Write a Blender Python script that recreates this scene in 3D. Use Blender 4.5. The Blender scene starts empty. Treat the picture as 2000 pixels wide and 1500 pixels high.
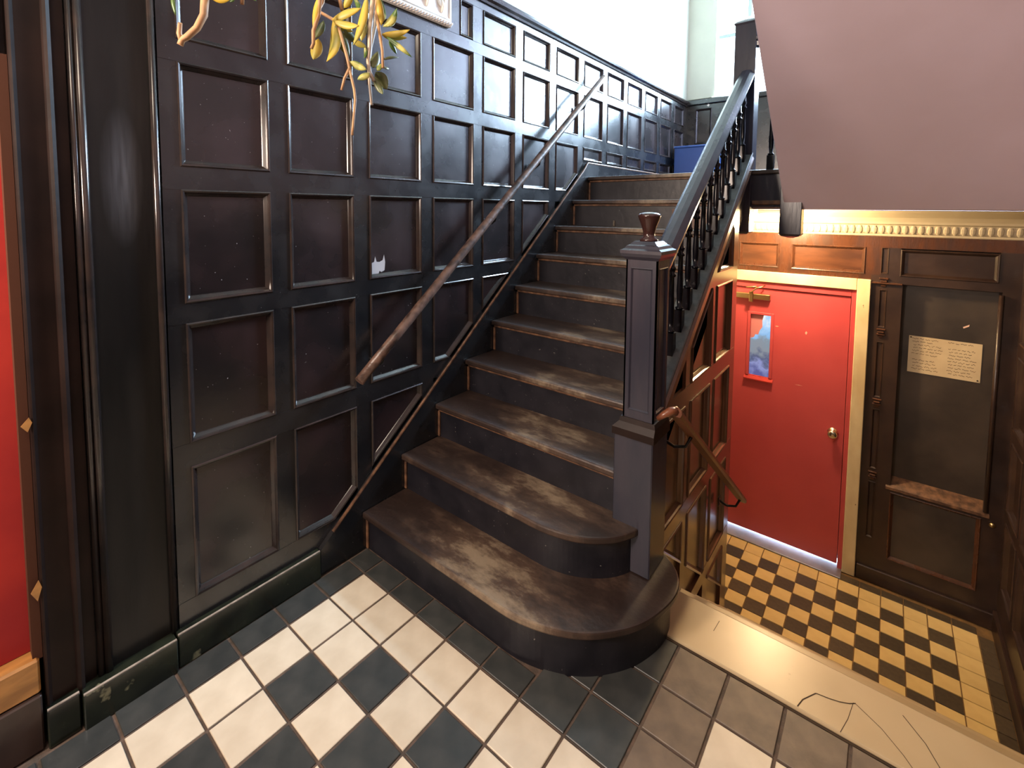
import bpy, bmesh, math, random
from mathutils import Vector, Matrix
random.seed(7)
C = bpy.context.scene.collection
PI = math.pi

# ------------------------------------------------------------------ camera
right = Vector((0.77666328, 0.62988027, 0.00670721))
down = Vector((0.04641152, -0.04660161, -0.99783479))
fwd = Vector((-0.62820388, 0.77529293, -0.06542746))
cam_d = bpy.data.cameras.new('camera')
cam = bpy.data.objects.new('camera', cam_d); C.objects.link(cam)
cam.matrix_world = Matrix(((right.x, -down.x, -fwd.x, 1.8194), (right.y, -down.y, -fwd.y, -2.041),
                           (right.z, -down.z, -fwd.z, 1.5507), (0, 0, 0, 1)))
cam_d.sensor_width = 36; cam_d.lens = 931.754 / 2000 * 36
cam_d.shift_x = (1000 - 982.51) / 2000; cam_d.shift_y = -(750 - 469.92) / 2000
cam_d.clip_start = 0.02
bpy.context.scene.camera = cam
vs = bpy.context.scene.view_settings
vs.view_transform = 'Standard'; vs.look = 'None'; vs.gamma = 1; vs.use_curve_mapping = False
vs.exposure = 0.0

# ------------------------------------------------------------------ world and lights
w = bpy.data.worlds.new('daylight'); bpy.context.scene.world = w; w.use_nodes = True
bg = w.node_tree.nodes['Background']
bg.inputs[0].default_value = (0.72, 0.86, 1.0, 1); bg.inputs[1].default_value = 9.0

def area(name, loc, rot, sx, sy, power, col, spread=None):
    l = bpy.data.lights.new(name, 'AREA'); l.shape = 'RECTANGLE'; l.size = sx; l.size_y = sy
    l.energy = power; l.color = col
    if spread: l.spread = spread
    o = bpy.data.objects.new(name, l); C.objects.link(o); o.location = loc; o.rotation_euler = rot
    return o
def point(name, loc, power, col, r=0.03):
    l = bpy.data.lights.new(name, 'POINT'); l.energy = power; l.color = col; l.shadow_soft_size = r
    o = bpy.data.objects.new(name, l); C.objects.link(o); o.location = loc
    return o
area('window_daylight', (0.55, 3.62, 3.4), (math.radians(-78), 0, 0), 0.54, 1.3, 250, (0.56, 0.77, 1.0))
area('window_daylight', (1.62, 3.62, 3.4), (math.radians(-78), 0, 0), 0.9, 1.3, 820, (0.56, 0.77, 1.0))
point('landing_lamp_light', (1.25, 1.72, 1.47), 74, (1.0, 0.71, 0.38), 0.05)
area('hall_lamp', (1.2, -2.6, 3.4), (math.radians(15), 0, 0), 0.8, 0.8, 42, (1.0, 0.84, 0.66))
area('wall_sconce_light', (0.3, -3.5, 2.0), (math.radians(90), 0, math.radians(-25)), 0.4, 0.4, 120, (1.0, 0.80, 0.66))

# ------------------------------------------------------------------ materials
def mat(name, col, rough=0.5, metal=0.0, col2=None, scale=8.0, bump=0.0, bscale=40.0, coat=0.0, spec=None,
        stretch=(1, 1, 1), specks=None, rand=0.0, contrast=(0.35, 0.65), rvar=0.0, detail=4.0):
    m = bpy.data.materials.new(name); m.use_nodes = True
    nt = m.node_tree; n = nt.nodes; L = nt.links; b = n['Principled BSDF']
    b.inputs['Roughness'].default_value = rough; b.inputs['Metallic'].default_value = metal
    b.inputs['Coat Weight'].default_value = coat; b.inputs['Coat Roughness'].default_value = 0.22
    if spec is not None: b.inputs['Specular IOR Level'].default_value = spec
    tc = n.new('ShaderNodeTexCoord'); mp = n.new('ShaderNodeMapping'); mp.inputs['Scale'].default_value = stretch
    L.new(tc.outputs['Object'], mp.inputs[0])
    out = None
    if col2:
        nz = n.new('ShaderNodeTexNoise'); nz.inputs['Scale'].default_value = scale; nz.inputs['Detail'].default_value = detail
        L.new(mp.outputs[0], nz.inputs[0])
        mr = n.new('ShaderNodeMapRange'); mr.inputs[1].default_value = contrast[0]; mr.inputs[2].default_value = contrast[1]
        L.new(nz.outputs[0], mr.inputs[0])
        mx = n.new('ShaderNodeMix'); mx.data_type = 'RGBA'
        mx.inputs[6].default_value = (*col, 1); mx.inputs[7].default_value = (*col2, 1)
        L.new(mr.outputs[0], mx.inputs[0]); out = mx.outputs[2]
        if rvar:
            m2 = n.new('ShaderNodeMapRange'); m2.inputs[3].default_value = rough - rvar; m2.inputs[4].default_value = rough + rvar
            L.new(mr.outputs[0], m2.inputs[0]); L.new(m2.outputs[0], b.inputs['Roughness'])
    if specks:
        sc, th, scol = specks
        ns = n.new('ShaderNodeTexNoise'); ns.inputs['Scale'].default_value = sc; ns.inputs['Detail'].default_value = 6
        L.new(mp.outputs[0], ns.inputs[0])
        ms = n.new('ShaderNodeMapRange'); ms.inputs[1].default_value = th; ms.inputs[2].default_value = th + 0.03
        L.new(ns.outputs[0], ms.inputs[0])
        mx2 = n.new('ShaderNodeMix'); mx2.data_type = 'RGBA'
        if out: L.new(out, mx2.inputs[6])
        else: mx2.inputs[6].default_value = (*col, 1)
        mx2.inputs[7].default_value = (*scol, 1); L.new(ms.outputs[0], mx2.inputs[0]); out = mx2.outputs[2]
    if rand:
        oi = n.new('ShaderNodeObjectInfo'); hv = n.new('ShaderNodeHueSaturation')
        mr3 = n.new('ShaderNodeMapRange'); mr3.inputs[3].default_value = 1 - rand; mr3.inputs[4].default_value = 1 + rand
        L.new(oi.outputs['Random'], mr3.inputs[0]); L.new(mr3.outputs[0], hv.inputs['Value'])
        if out: L.new(out, hv.inputs['Color'])
        else: hv.inputs['Color'].default_value = (*col, 1)
        out = hv.outputs[0]
    if out: L.new(out, b.inputs['Base Color'])
    else: b.inputs['Base Color'].default_value = (*col, 1)
    if bump:
        nb = n.new('ShaderNodeTexNoise'); nb.inputs['Scale'].default_value = bscale; nb.inputs['Detail'].default_value = 5
        L.new(mp.outputs[0], nb.inputs[0]); bp = n.new('ShaderNodeBump'); bp.inputs['Strength'].default_value = bump
        bp.inputs['Distance'].default_value = 0.01
        L.new(nb.outputs[0], bp.inputs['Height']); L.new(bp.outputs[0], b.inputs['Normal'])
    return m
def emit(name, col, s):
    m = bpy.data.materials.new(name); m.use_nodes = True; b = m.node_tree.nodes['Principled BSDF']
    b.inputs['Base Color'].default_value = (*col, 1)
    b.inputs['Emission Color'].default_value = (*col, 1); b.inputs['Emission Strength'].default_value = s
    return m

M = {}
M['frame'] = mat('black_gloss_wood', (0.006, 0.007, 0.009), 0.27, col2=(0.013, 0.013, 0.014), scale=6, bump=0.06, bscale=25, rvar=0.06, coat=0.7, specks=(150, 0.73, (0.25, 0.25, 0.26)))
M['panel'] = mat('reddish_black_panel', (0.009, 0.008, 0.009), 0.30, col2=(0.026, 0.013, 0.014), scale=3.2, bump=0.10, bscale=14, rvar=0.08, coat=0.7, specks=(120, 0.72, (0.35, 0.33, 0.33)), contrast=(0.4, 0.7))
M['mould'] = mat('gloss_moulding', (0.016, 0.013, 0.013), 0.18, col2=(0.03, 0.02, 0.017), scale=12)
M['edge'] = mat('worn_wood_edge', (0.19, 0.095, 0.05), 0.45, col2=(0.06, 0.030, 0.02), scale=30, bump=0.15, bscale=60)
M['brown'] = mat('brown_varnished_wood', (0.085, 0.032, 0.016), 0.28, col2=(0.045, 0.018, 0.010), scale=5, stretch=(4, 4, 1), bump=0.06, bscale=30, rvar=0.05)
M['brownp'] = mat('brown_varnished_panel', (0.11, 0.042, 0.020), 0.3, col2=(0.055, 0.021, 0.011), scale=4, stretch=(1, 1, 4), bump=0.05, bscale=20)
M['side'] = mat('side_panelling_wood', (0.125, 0.058, 0.032), 0.20, col2=(0.085, 0.040, 0.022), scale=3, stretch=(2, 2, .6), bump=0.015, bscale=9, coat=0.5)
M['casing'] = mat('black_brown_casing', (0.010, 0.005, 0.004), 0.5, spec=0.2, col2=(0.018, 0.009, 0.007), scale=7, bump=0.08, bscale=30)
M['pilaster'] = mat('sooty_pilaster', (0.006, 0.006, 0.006), 0.34, spec=0.3, col2=(0.012, 0.011, 0.010), scale=4, bump=0.08, bscale=20, stretch=(1, 3, .6))
M['darkp'] = mat('sooty_dark_panel', (0.026, 0.019, 0.015), 0.45, col2=(0.055, 0.040, 0.030), scale=4, bump=0.08, bscale=20)
M['darkw'] = mat('dark_brown_wood', (0.022, 0.012, 0.010), 0.32, col2=(0.04, 0.022, 0.016), scale=7, bump=0.08, bscale=30)
M['riser'] = mat('flare_tinted_black_riser', (0.007, 0.007, 0.011), 0.38, col2=(0.015, 0.014, 0.019), scale=9, bump=0.12, bscale=22, specks=(90, 0.70, (0.15, 0.14, 0.13)))  # bluish cast of the flare mixed into the black
M['cream'] = mat('cream_plaster', (0.46, 0.46, 0.38), 0.75, col2=(0.42, 0.42, 0.35), scale=3, bump=0.12, bscale=9)
M['pink'] = mat('pinkish_plaster', (0.56, 0.46, 0.53), 0.6, col2=(0.51, 0.41, 0.46), scale=2, bump=0.10, bscale=8)
M['frieze'] = mat('cream_moulding_paint', (0.52, 0.45, 0.31), 0.5, col2=(0.46, 0.39, 0.27), scale=6)
M['creamwood'] = mat('cream_painted_wood', (0.78, 0.66, 0.42), 0.45, col2=(0.66, 0.52, 0.30), scale=9, stretch=(1, 1, .5), bump=0.1, bscale=20, specks=(45, 0.72, (0.2, 0.08, 0.04)))
M['red'] = mat('red_door_paint', (0.55, 0.080, 0.090), 0.38, col2=(0.50, 0.068, 0.078), scale=3, bump=0.05, bscale=18)
M['redl'] = mat('bright_red_paint', (0.46, 0.036, 0.026), 0.7, col2=(0.30, 0.02, 0.022), scale=2.5, bump=0.05, bscale=18, spec=0.25)
M['white_tile'] = mat('cream_tile', (0.70, 0.62, 0.49), 0.34, col2=(0.60, 0.52, 0.40), scale=9, bump=0.04, bscale=15, rand=0.06, specks=(55, 0.75, (0.25, 0.17, 0.11)))
M['dark_tile'] = mat('charcoal_tile', (0.030, 0.034, 0.034), 0.42, col2=(0.050, 0.052, 0.050), scale=12, bump=0.06, bscale=30, rand=0.15)
M['lamplit_tile'] = mat('lamplit_charcoal_tile', (0.17, 0.128, 0.095), 0.5, col2=(0.11, 0.085, 0.066), scale=14, bump=0.08, bscale=30, rand=0.10)  # lit copy of the dark border tile, lamplight put into its colour
M['ltile'] = mat('yellow_cream_tile', (0.80, 0.60, 0.26), 0.35, col2=(0.72, 0.52, 0.22), scale=9, rand=0.05)
M['ldark'] = mat('brown_grey_tile', (0.085, 0.062, 0.038), 0.45, col2=(0.06, 0.045, 0.03), scale=40, rand=0.15)
M['grout'] = mat('brown_grout', (0.115, 0.075, 0.055), 0.8, col2=(0.06, 0.045, 0.035), scale=25, bump=0.3, bscale=80)
M['lgrout'] = mat('ochre_grout', (0.22, 0.12, 0.04), 0.8, col2=(0.14, 0.08, 0.03), scale=25)
M['marble'] = mat('yellowed_marble', (0.52, 0.40, 0.24), 0.3, col2=(0.43, 0.32, 0.18), scale=2.5, bump=0.03, bscale=8, contrast=(0.4, 0.75), specks=(18, 0.72, (0.4, 0.3, 0.18)))
M['crack'] = mat('dark_crack', (0.05, 0.03, 0.015), 0.9)
M['gmarble'] = mat('dark_green_marble', (0.006, 0.008, 0.006), 0.22, col2=(0.018, 0.022, 0.014), scale=10, specks=(9, 0.66, (0.16, 0.15, 0.09)))
M['plasteredge'] = mat('chalky_edge', (0.36, 0.30, 0.25), 0.8, col2=(0.2, 0.16, 0.13), scale=40)
M['brass'] = mat('aged_brass', (0.55, 0.42, 0.22), 0.28, metal=1.0)
M['chrome'] = mat('brushed_nickel', (0.75, 0.66, 0.50), 0.2, metal=1.0)
M['alu'] = mat('worn_aluminium_sill', (0.62, 0.70, 0.78), 0.32, metal=0.7, col2=(0.35, 0.38, 0.42), scale=5)
M['iron'] = mat('black_iron', (0.015, 0.013, 0.012), 0.35, metal=0.4)
M['rail'] = mat('worn_handrail_wood', (0.13, 0.075, 0.055), 0.38, col2=(0.028, 0.016, 0.013), scale=18, bump=0.2, bscale=50, contrast=(0.4, 0.62))
M['rail2'] = mat('orange_brown_rail', (0.17, 0.055, 0.025), 0.32, col2=(0.10, 0.035, 0.018), scale=12)
M['newel'] = mat('flare_tinted_newel_wood', (0.024, 0.025, 0.038), 0.25, col2=(0.036, 0.033, 0.046), scale=8, stretch=(2, 2, .4), bump=0.05, bscale=25)  # blue tint stands in for the lens flare over dark wood
M['baluster'] = mat('black_baluster', (0.003, 0.003, 0.005), 0.22, spec=0.25)
M['stringcap'] = mat('grey_string_cap', (0.09, 0.09, 0.08), 0.5, col2=(0.05, 0.05, 0.045), scale=30, bump=0.1, bscale=60)
M['winframe'] = mat('blue_grey_window_frame', (0.34, 0.42, 0.46), 0.5)
M['winwood'] = mat('cream_window_wood', (0.80, 0.80, 0.68), 0.5)
M['paper'] = mat('yellowed_paper', (0.60, 0.48, 0.30), 0.8, col2=(0.50, 0.39, 0.24), scale=6)
M['ink'] = mat('faded_ink', (0.05, 0.03, 0.02), 0.8, col2=(0.16, 0.11, 0.06), scale=20)
M['plaque'] = mat('white_plaster_relief', (0.80, 0.76, 0.70), 0.7)
M['tear'] = mat('torn_plaster_patch', (0.45, 0.42, 0.42), 0.8)
M['stem'] = mat('tan_stem', (0.50, 0.28, 0.13), 0.6, col2=(0.34, 0.2, 0.1), scale=30)
M['stemg'] = mat('pale_grey_stem', (0.42, 0.38, 0.34), 0.6, col2=(0.5, 0.38, 0.25), scale=20)
M['leaf_y'] = mat('yellow_leaf', (0.52, 0.34, 0.03), 0.5, col2=(0.30, 0.28, 0.05), scale=18)
M['leaf_g'] = mat('variegated_green_leaf', (0.06, 0.12, 0.02), 0.4, col2=(0.55, 0.50, 0.14), scale=16, contrast=(.45, .6))
M['leaf_d'] = mat('dark_green_leaf', (0.03, 0.06, 0.02), 0.4, col2=(0.16, 0.17, 0.06), scale=14)
M['wicker'] = mat('wicker', (0.25, 0.15, 0.07), 0.7, col2=(0.15, 0.09, 0.04), scale=60, bump=0.4, bscale=80)
M['lampglow'] = emit('lamp_diffuser', (1.0, 0.78, 0.42), 14.0)
M['ochrewood'] = mat('bare_ochre_wood', (0.42, 0.19, 0.05), 0.5, col2=(0.25, 0.11, 0.03), scale=8, stretch=(4, 1, 4))
M['chip'] = mat('pale_paint_chip', (0.75, 0.5, 0.4), 0.6)
M['cabinet'] = mat('flare_blue_cabinet', (0.02, 0.07, 0.26), 0.4)  # flare's blue put into the colour of a dark cabinet

def tread_mat():
    m = bpy.data.materials.new('worn_tread_wood'); m.use_nodes = True
    nt = m.node_tree; n = nt.nodes; L = nt.links; b = n['Principled BSDF']
    tc = n.new('ShaderNodeTexCoord'); mp = n.new('ShaderNodeMapping'); mp.inputs['Scale'].default_value = (1.6, 3.5, 1)
    L.new(tc.outputs['Object'], mp.inputs[0])
    nz = n.new('ShaderNodeTexNoise'); nz.inputs['Scale'].default_value = 2.2; nz.inputs['Detail'].default_value = 8; nz.inputs['Roughness'].default_value = 0.7
    L.new(mp.outputs[0], nz.inputs[0])
    sx = n.new('ShaderNodeSeparateXYZ'); L.new(tc.outputs['Object'], sx.inputs[0])
    # foot-worn zone in the middle of the flight's width (object x), stays put whatever the light
    a = n.new('ShaderNodeMath'); a.operation = 'SUBTRACT'; a.inputs[1].default_value = 0.70; L.new(sx.outputs[0], a.inputs[0])
    b2 = n.new('ShaderNodeMath'); b2.operation = 'ABSOLUTE'; L.new(a.outputs[0], b2.inputs[0])
    c = n.new('ShaderNodeMapRange'); c.inputs[1].default_value = 0.10; c.inputs[2].default_value = 0.50; c.inputs[3].default_value = 0.19; c.inputs[4].default_value = -0.05
    L.new(b2.outputs[0], c.inputs[0])
    d = n.new('ShaderNodeMath'); d.operation = 'ADD'; L.new(nz.outputs[0], d.inputs[0]); L.new(c.outputs[0], d.inputs[1])
    cr = n.new('ShaderNodeValToRGB'); e = cr.color_ramp.elements
    e[0].position = 0.34; e[0].color = (0.018, 0.010, 0.008, 1)
    e[1].position = 0.80; e[1].color = (0.24, 0.18, 0.12, 1)
    k = cr.color_ramp.elements.new(0.52); k.color = (0.030, 0.018, 0.014, 1)
    k = cr.color_ramp.elements.new(0.66); k.color = (0.075, 0.046, 0.032, 1)
    L.new(d.outputs[0], cr.inputs[0]); L.new(cr.outputs[0], b.inputs['Base Color'])
    b.inputs['Roughness'].default_value = 0.42
    nb = n.new('ShaderNodeTexNoise'); nb.inputs['Scale'].default_value = 60; nb.inputs['Detail'].default_value = 5
    L.new(tc.outputs['Object'], nb.inputs[0]); bp = n.new('ShaderNodeBump'); bp.inputs['Strength'].default_value = 0.12; bp.inputs['Distance'].default_value = 0.01
    L.new(nb.outputs[0], bp.inputs['Height']); L.new(bp.outputs[0], b.inputs['Normal'])
    return m
M['tread'] = tread_mat()
def scuff():   # pale rubbed scuff on the pilaster board, fixed to the wood
    nt = M['pilaster'].node_tree; n = nt.nodes; L = nt.links; b = n['Principled BSDF']
    tc = n.new('ShaderNodeTexCoord'); mp = n.new('ShaderNodeMapping'); L.new(tc.outputs['Object'], mp.inputs[0])
    mp.vector_type = 'POINT'; mp.inputs['Location'].default_value = (0, 1.635 / 0.055, -1.64 / 0.22); mp.inputs['Scale'].default_value = (0, 1 / 0.055, 1 / 0.22)
    ln = n.new('ShaderNodeVectorMath'); ln.operation = 'LENGTH'; L.new(mp.outputs[0], ln.inputs[0])
    nz = n.new('ShaderNodeTexNoise'); nz.inputs['Scale'].default_value = 1; m2 = n.new('ShaderNodeMapping'); m2.inputs['Scale'].default_value = (1, 90, 6)
    L.new(tc.outputs['Object'], m2.inputs[0]); L.new(m2.outputs[0], nz.inputs[0])
    mr = n.new('ShaderNodeMapRange'); mr.inputs[1].default_value = 1.0; mr.inputs[2].default_value = 0.2; L.new(ln.outputs['Value'], mr.inputs[0])
    mu = n.new('ShaderNodeMath'); mu.operation = 'MULTIPLY'; L.new(mr.outputs[0], mu.inputs[0]); L.new(nz.outputs[0], mu.inputs[1])
    mx = n.new('ShaderNodeMix'); mx.data_type = 'RGBA'; mx.inputs[7].default_value = (0.10, 0.10, 0.11, 1)
    src = b.inputs['Base Color'].links[0].from_socket; L.new(src, mx.inputs[6]); L.new(mu.outputs[0], mx.inputs[0]); L.new(mx.outputs[2], b.inputs['Base Color'])
scuff()

# ------------------------------------------------------------------ helpers
def tag(o, label=None, cat=None, group=None, kind=None):
    if label: o['label'] = label
    if cat: o['category'] = cat
    if group: o['group'] = group
    if kind: o['kind'] = kind
    return o
def thing(name, loc=(0, 0, 0), label=None, cat=None, group=None, kind=None):
    o = bpy.data.objects.new(name, None); C.objects.link(o); o.location = loc; o.empty_display_size = 0.1
    return tag(o, label, cat, group, kind)
class B:
    def __init__(s): s.v = []; s.f = []; s.mi = []; s.sm = []
    def add(s, vs_, fs, mi=0, smooth=False):
        k = len(s.v); s.v += [tuple(v) for v in vs_]
        for f in fs: s.f.append([k + i for i in f]); s.mi.append(mi); s.sm.append(smooth)
        return s
    def box(s, x0, x1, y0, y1, z0, z1, mi=0):
        return s.add([(x0, y0, z0), (x1, y0, z0), (x1, y1, z0), (x0, y1, z0), (x0, y0, z1), (x1, y0, z1), (x1, y1, z1), (x0, y1, z1)],
                     [(0, 3, 2, 1), (4, 5, 6, 7), (0, 1, 5, 4), (1, 2, 6, 5), (2, 3, 7, 6), (3, 0, 4, 7)], mi)
    def prism(s, poly, f0, f1, mi=0):
        """poly: 2D points; f0,f1 map 2D point -> 3D for the two ends"""
        n = len(poly)
        return s.add([f0(p) for p in poly] + [f1(p) for p in poly],
                     [tuple(range(n))[::-1], tuple(range(n, 2 * n))] + [(i, (i + 1) % n, n + (i + 1) % n, n + i) for i in range(n)], mi)
    def loft(s, rings, mi=0, smooth=False, caps=True, mis=None):
        n = len(rings[0]); k = len(s.v); s.v += [tuple(p) for r in rings for p in r]
        for j in range(len(rings) - 1):
            for i in range(n):
                s.f.append([k + j * n + i, k + j * n + (i + 1) % n, k + (j + 1) * n + (i + 1) % n, k + (j + 1) * n + i])
                s.mi.append(mis[j] if mis else mi); s.sm.append(smooth)
        if caps:
            s.f.append([k + i for i in range(n)][::-1]); s.mi.append(mi); s.sm.append(False)
            s.f.append([k + (len(rings) - 1) * n + i for i in range(n)]); s.mi.append(mis[-1] if mis else mi); s.sm.append(False)
        return s
    def lathe(s, cx, cy, prof, n=12, mi=0):
        rings = [[(cx + r * math.cos(2 * PI * i / n), cy + r * math.sin(2 * PI * i / n), z) for i in range(n)] for r, z in prof]
        return s.loft(rings, mi, True)
    def tube(s, pts, r, n=8, mi=0, caps=True):
        pts = [Vector(p) for p in pts]; rr = r if isinstance(r, (list, tuple)) else [r] * len(pts)
        rings = []; prev = None
        for i, p in enumerate(pts):
            t = (pts[min(i + 1, len(pts) - 1)] - pts[max(i - 1, 0)]).normalized()
            if prev is None:
                a = Vector((0, 0, 1)) if abs(t.z) < 0.9 else Vector((1, 0, 0)); u = t.cross(a).normalized()
            else: u = (prev - t * prev.dot(t)).normalized()
            prev = u; v = t.cross(u)
            rings.append([p + (u * math.cos(2 * PI * k / n) + v * math.sin(2 * PI * k / n)) * rr[i] for k in range(n)])
        return s.loft(rings, mi, True, caps)
    def sweep(s, prof, p0, p1, side, mi=0):
        """profile (side, up) swept straight from p0 to p1, cut plumb at both ends"""
        p0, p1, side = Vector(p0), Vector(p1), Vector(side)
        return s.loft([[p + side * a + Vector((0, 0, b)) for a, b in prof] for p in (p0, p1)], mi)
    def make(s, name, mats, parent=None, bevel=0, seg=1, **kw):
        me = bpy.data.meshes.new(name); me.from_pydata(s.v, [], s.f)
        if not isinstance(mats, (list, tuple)): mats = [mats]
        for m in mats: me.materials.append(m)
        me.polygons.foreach_set('material_index', s.mi); me.polygons.foreach_set('use_smooth', s.sm)
        bm = bmesh.new(); bm.from_mesh(me)
        bmesh.ops.recalc_face_normals(bm, faces=bm.faces)
        if bevel:
            es = [e for e in bm.edges if len(e.link_faces) == 2 and e.calc_face_angle(0) > 0.5]
            bmesh.ops.bevel(bm, geom=es, offset=bevel, segments=seg, affect='EDGES', profile=0.5, clamp_overlap=True)
        bm.to_mesh(me); bm.free(); me.update()
        o = bpy.data.objects.new(name, me); C.objects.link(o)
        if parent: o.parent = parent; o.matrix_parent_inverse = Matrix.Translation(-Vector(parent.location))
        return tag(o, **kw) if kw else o

def clip(poly, hp):
    """clip convex 2D poly by half planes a*x+b*y>=c"""
    for a, b, c in hp:
        out = []
        for i in range(len(poly)):
            p, q = poly[i], poly[(i + 1) % len(poly)]
            dp, dq = a * p[0] + b * p[1] - c, a * q[0] + b * q[1] - c
            if dp >= 0: out.append(p)
            if dp * dq < 0:
                t = dp / (dp - dq); out.append((p[0] + t * (q[0] - p[0]), p[1] + t * (q[1] - p[1])))
        poly = out
        if len(poly) < 3: return []
    o2 = []
    for p in poly:
        if not o2 or (abs(p[0] - o2[-1][0]) + abs(p[1] - o2[-1][1])) > 1e-5: o2.append(p)
    if len(o2) > 2 and abs(o2[0][0] - o2[-1][0]) + abs(o2[0][1] - o2[-1][1]) < 1e-5: o2.pop()
    return o2 if len(o2) > 2 else []
def area2(p): return 0.5 * sum(p[i][0] * p[(i + 1) % len(p)][1] - p[(i + 1) % len(p)][0] * p[i][1] for i in range(len(p)))
def inset(poly, d):
    if area2(poly) < 0: poly = poly[::-1]
    n = len(poly); L = []
    for i in range(n):
        p, q = poly[i], poly[(i + 1) % n]; dx, dy = q[0] - p[0], q[1] - p[1]; l = math.hypot(dx, dy)
        nx, ny = -dy / l, dx / l; L.append((nx, ny, nx * p[0] + ny * p[1] + d))
    out = []
    for i in range(n):
        a, b = L[i - 1], L[i]; det = a[0] * b[1] - a[1] * b[0]
        if abs(det) < 1e-4: return None
        out.append(((a[2] * b[1] - a[1] * b[2]) / det, (a[0] * b[2] - a[2] * b[0]) / det))
    return out
PROF = [(0, -0.022), (0, 0.003), (0.004, 0.006), (0.009, 0.004), (0.012, -0.002), (0.020, -0.011), (0.022, -0.014), (0.024, -0.014)]
def panel(parent, poly, P, mats, prof=PROF, name='panel', k=1.0, **kw):
    """recessed panel with its moulding; P(u,v,h) -> world, h out of the wall"""
    if not poly or abs(area2(poly)) < 0.0035: return None
    if area2(poly) < 0: poly = poly[::-1]
    rings = []
    for d, h in prof:
        q = inset(poly, d * k) if d else poly
        if q is None: return None
        rings.append([P(p[0], p[1], h * k) for p in q])
    if abs(area2(inset(poly, prof[-1][0] * k))) > abs(area2(poly)): return None
    if area2(inset(poly, prof[-1][0] * k)) <= 0.001: return None
    b = B().loft(rings, mis=[0] * (len(rings) - 2) + [1, 1])
    return b.make(name, mats, parent, **kw)
def piece(parent, poly, P, m, name, h0=-0.022, h1=0.0, bevel=0.0):
    if not poly or abs(area2(poly)) < 0.0003: return None
    if area2(poly) < 0: poly = poly[::-1]
    return B().prism(poly, lambda p: P(p[0], p[1], h0), lambda p: P(p[0], p[1], h1)).make(name, m, parent, bevel=bevel)
def rect(u0, u1, v0, v1): return [(u0, v0), (u1, v0), (u1, v1), (u0, v1)]
def panelling(parent, P, cols, rows, u0, u1, v0, v1, fm, pm, hp=[], hpp=None, k=1.0):
    """continuous rails between rows, stiles between columns, a panel in each cell (rows from low to high)"""
    hpp = hp if hpp is None else hpp
    edges = [v0] + [e for r in rows for e in r] + [v1]
    for i in range(0, len(edges), 2):
        if edges[i + 1] - edges[i] > 0.004: piece(parent, clip(rect(u0, u1, edges[i], edges[i + 1]), hp), P, fm, 'rail', h1=0.0012)
    ue = [u0] + [e for c in cols for e in c] + [u1]
    for r in rows:
        for i in range(0, len(ue), 2):
            if ue[i + 1] - ue[i] > 0.004: piece(parent, clip(rect(ue[i], ue[i + 1], r[0], r[1]), hp), P, fm, 'stile')
        for c in cols:
            pol = clip(rect(c[0], c[1], r[0], r[1]), hpp)
            if panel(parent, pol, P, pm, k=k) is None or len(pol) != 4 or abs(abs(area2(pol)) - (c[1] - c[0]) * (r[1] - r[0])) > 1e-6:
                piece(parent, clip(rect(c[0], c[1], r[0], r[1]), hp), P, fm, 'board', h0=-0.03, h1=-0.0150)

# ================================================================== SETTING
# ---- left wall -------------------------------------------------------------
wl = thing('wall_left', (0, 0, 0), 'tall left wall of dark glossy square panelling with cream plaster above', kind='structure')
PL = lambda u, v, h: (h, u, v)
B().box(-0.25, -0.026, -1.80, 3.6, -0.1, 2.74).make('backing', M['frame'], wl)
B().box(-0.25, -0.008, -4.2, 3.6, 2.74, 4.6).make('plaster', M['cream'], wl)
cols = [(-1.4836, -1.1904), (-1.1198, -0.8304), (-0.7529, -0.4449), (-0.3674, -0.0638)] + [(0.0138 + 0.38 * k, 0.3120 + 0.38 * k) for k in range(9)]
rows = [(0.1976, 0.665), (0.748, 1.161), (1.229, 1.609), (1.684, 2.023), (2.095, 2.410)]
def skirt(y): return 0.936 + 0.8 * y
lo = [c for c in cols if c[1] < 1.16]; hi = [c for c in cols if c[1] > 1.16]
panelling(wl, PL, lo, rows, -1.535, 1.12, 0.10, 2.47, M['frame'], [M['mould'], M['panel']], hpp=[(-0.8, 1, 0.957)], k=1.0)
panelling(wl, PL, hi, [(r[0], r[1]) for r in rows[2:]], 1.12, 3.45, 1.2, 2.47, M['frame'], [M['mould'], M['panel']], hpp=[(0, 1, 1.925)])
# top row: short panels, a narrow one beside the plaque, plain board where the plaque hangs
panelling(wl, PL, [(-1.4836, -1.1904), (-0.172, -0.0700)] + cols[4:], [(2.472, 2.66)], -1.535, 3.45, 2.4705, 2.70, M['frame'], [M['mould'], M['panel']])
b = B(); prof = [(0, 2.70), (0.012, 2.70), (0.016, 2.712), (0.030, 2.722), (0.034, 2.735), (0.034, 2.748), (0.0, 2.752), (-0.01, 2.752)]
b.prism([(a, z) for a, z in prof], lambda p: (p[0], -1.535, p[1]), lambda p: (p[0], 3.45, p[1])).make('cap_moulding', M['mould'], wl)
# flat pilaster board with a bead at each side, left of the panels
B().box(-0.026, -0.012, -1.715, -1.555, 0.1, 2.74).make('pilaster_board', M['pilaster'], wl)
for y, r in ((-1.548, 0.010), (-1.724, 0.011), (-1.742, 0.008)):
    B().tube([(-0.004, y, 0.1), (-0.004, y, 2.74)], r, 10).make('bead', M['mould'], wl)
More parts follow.
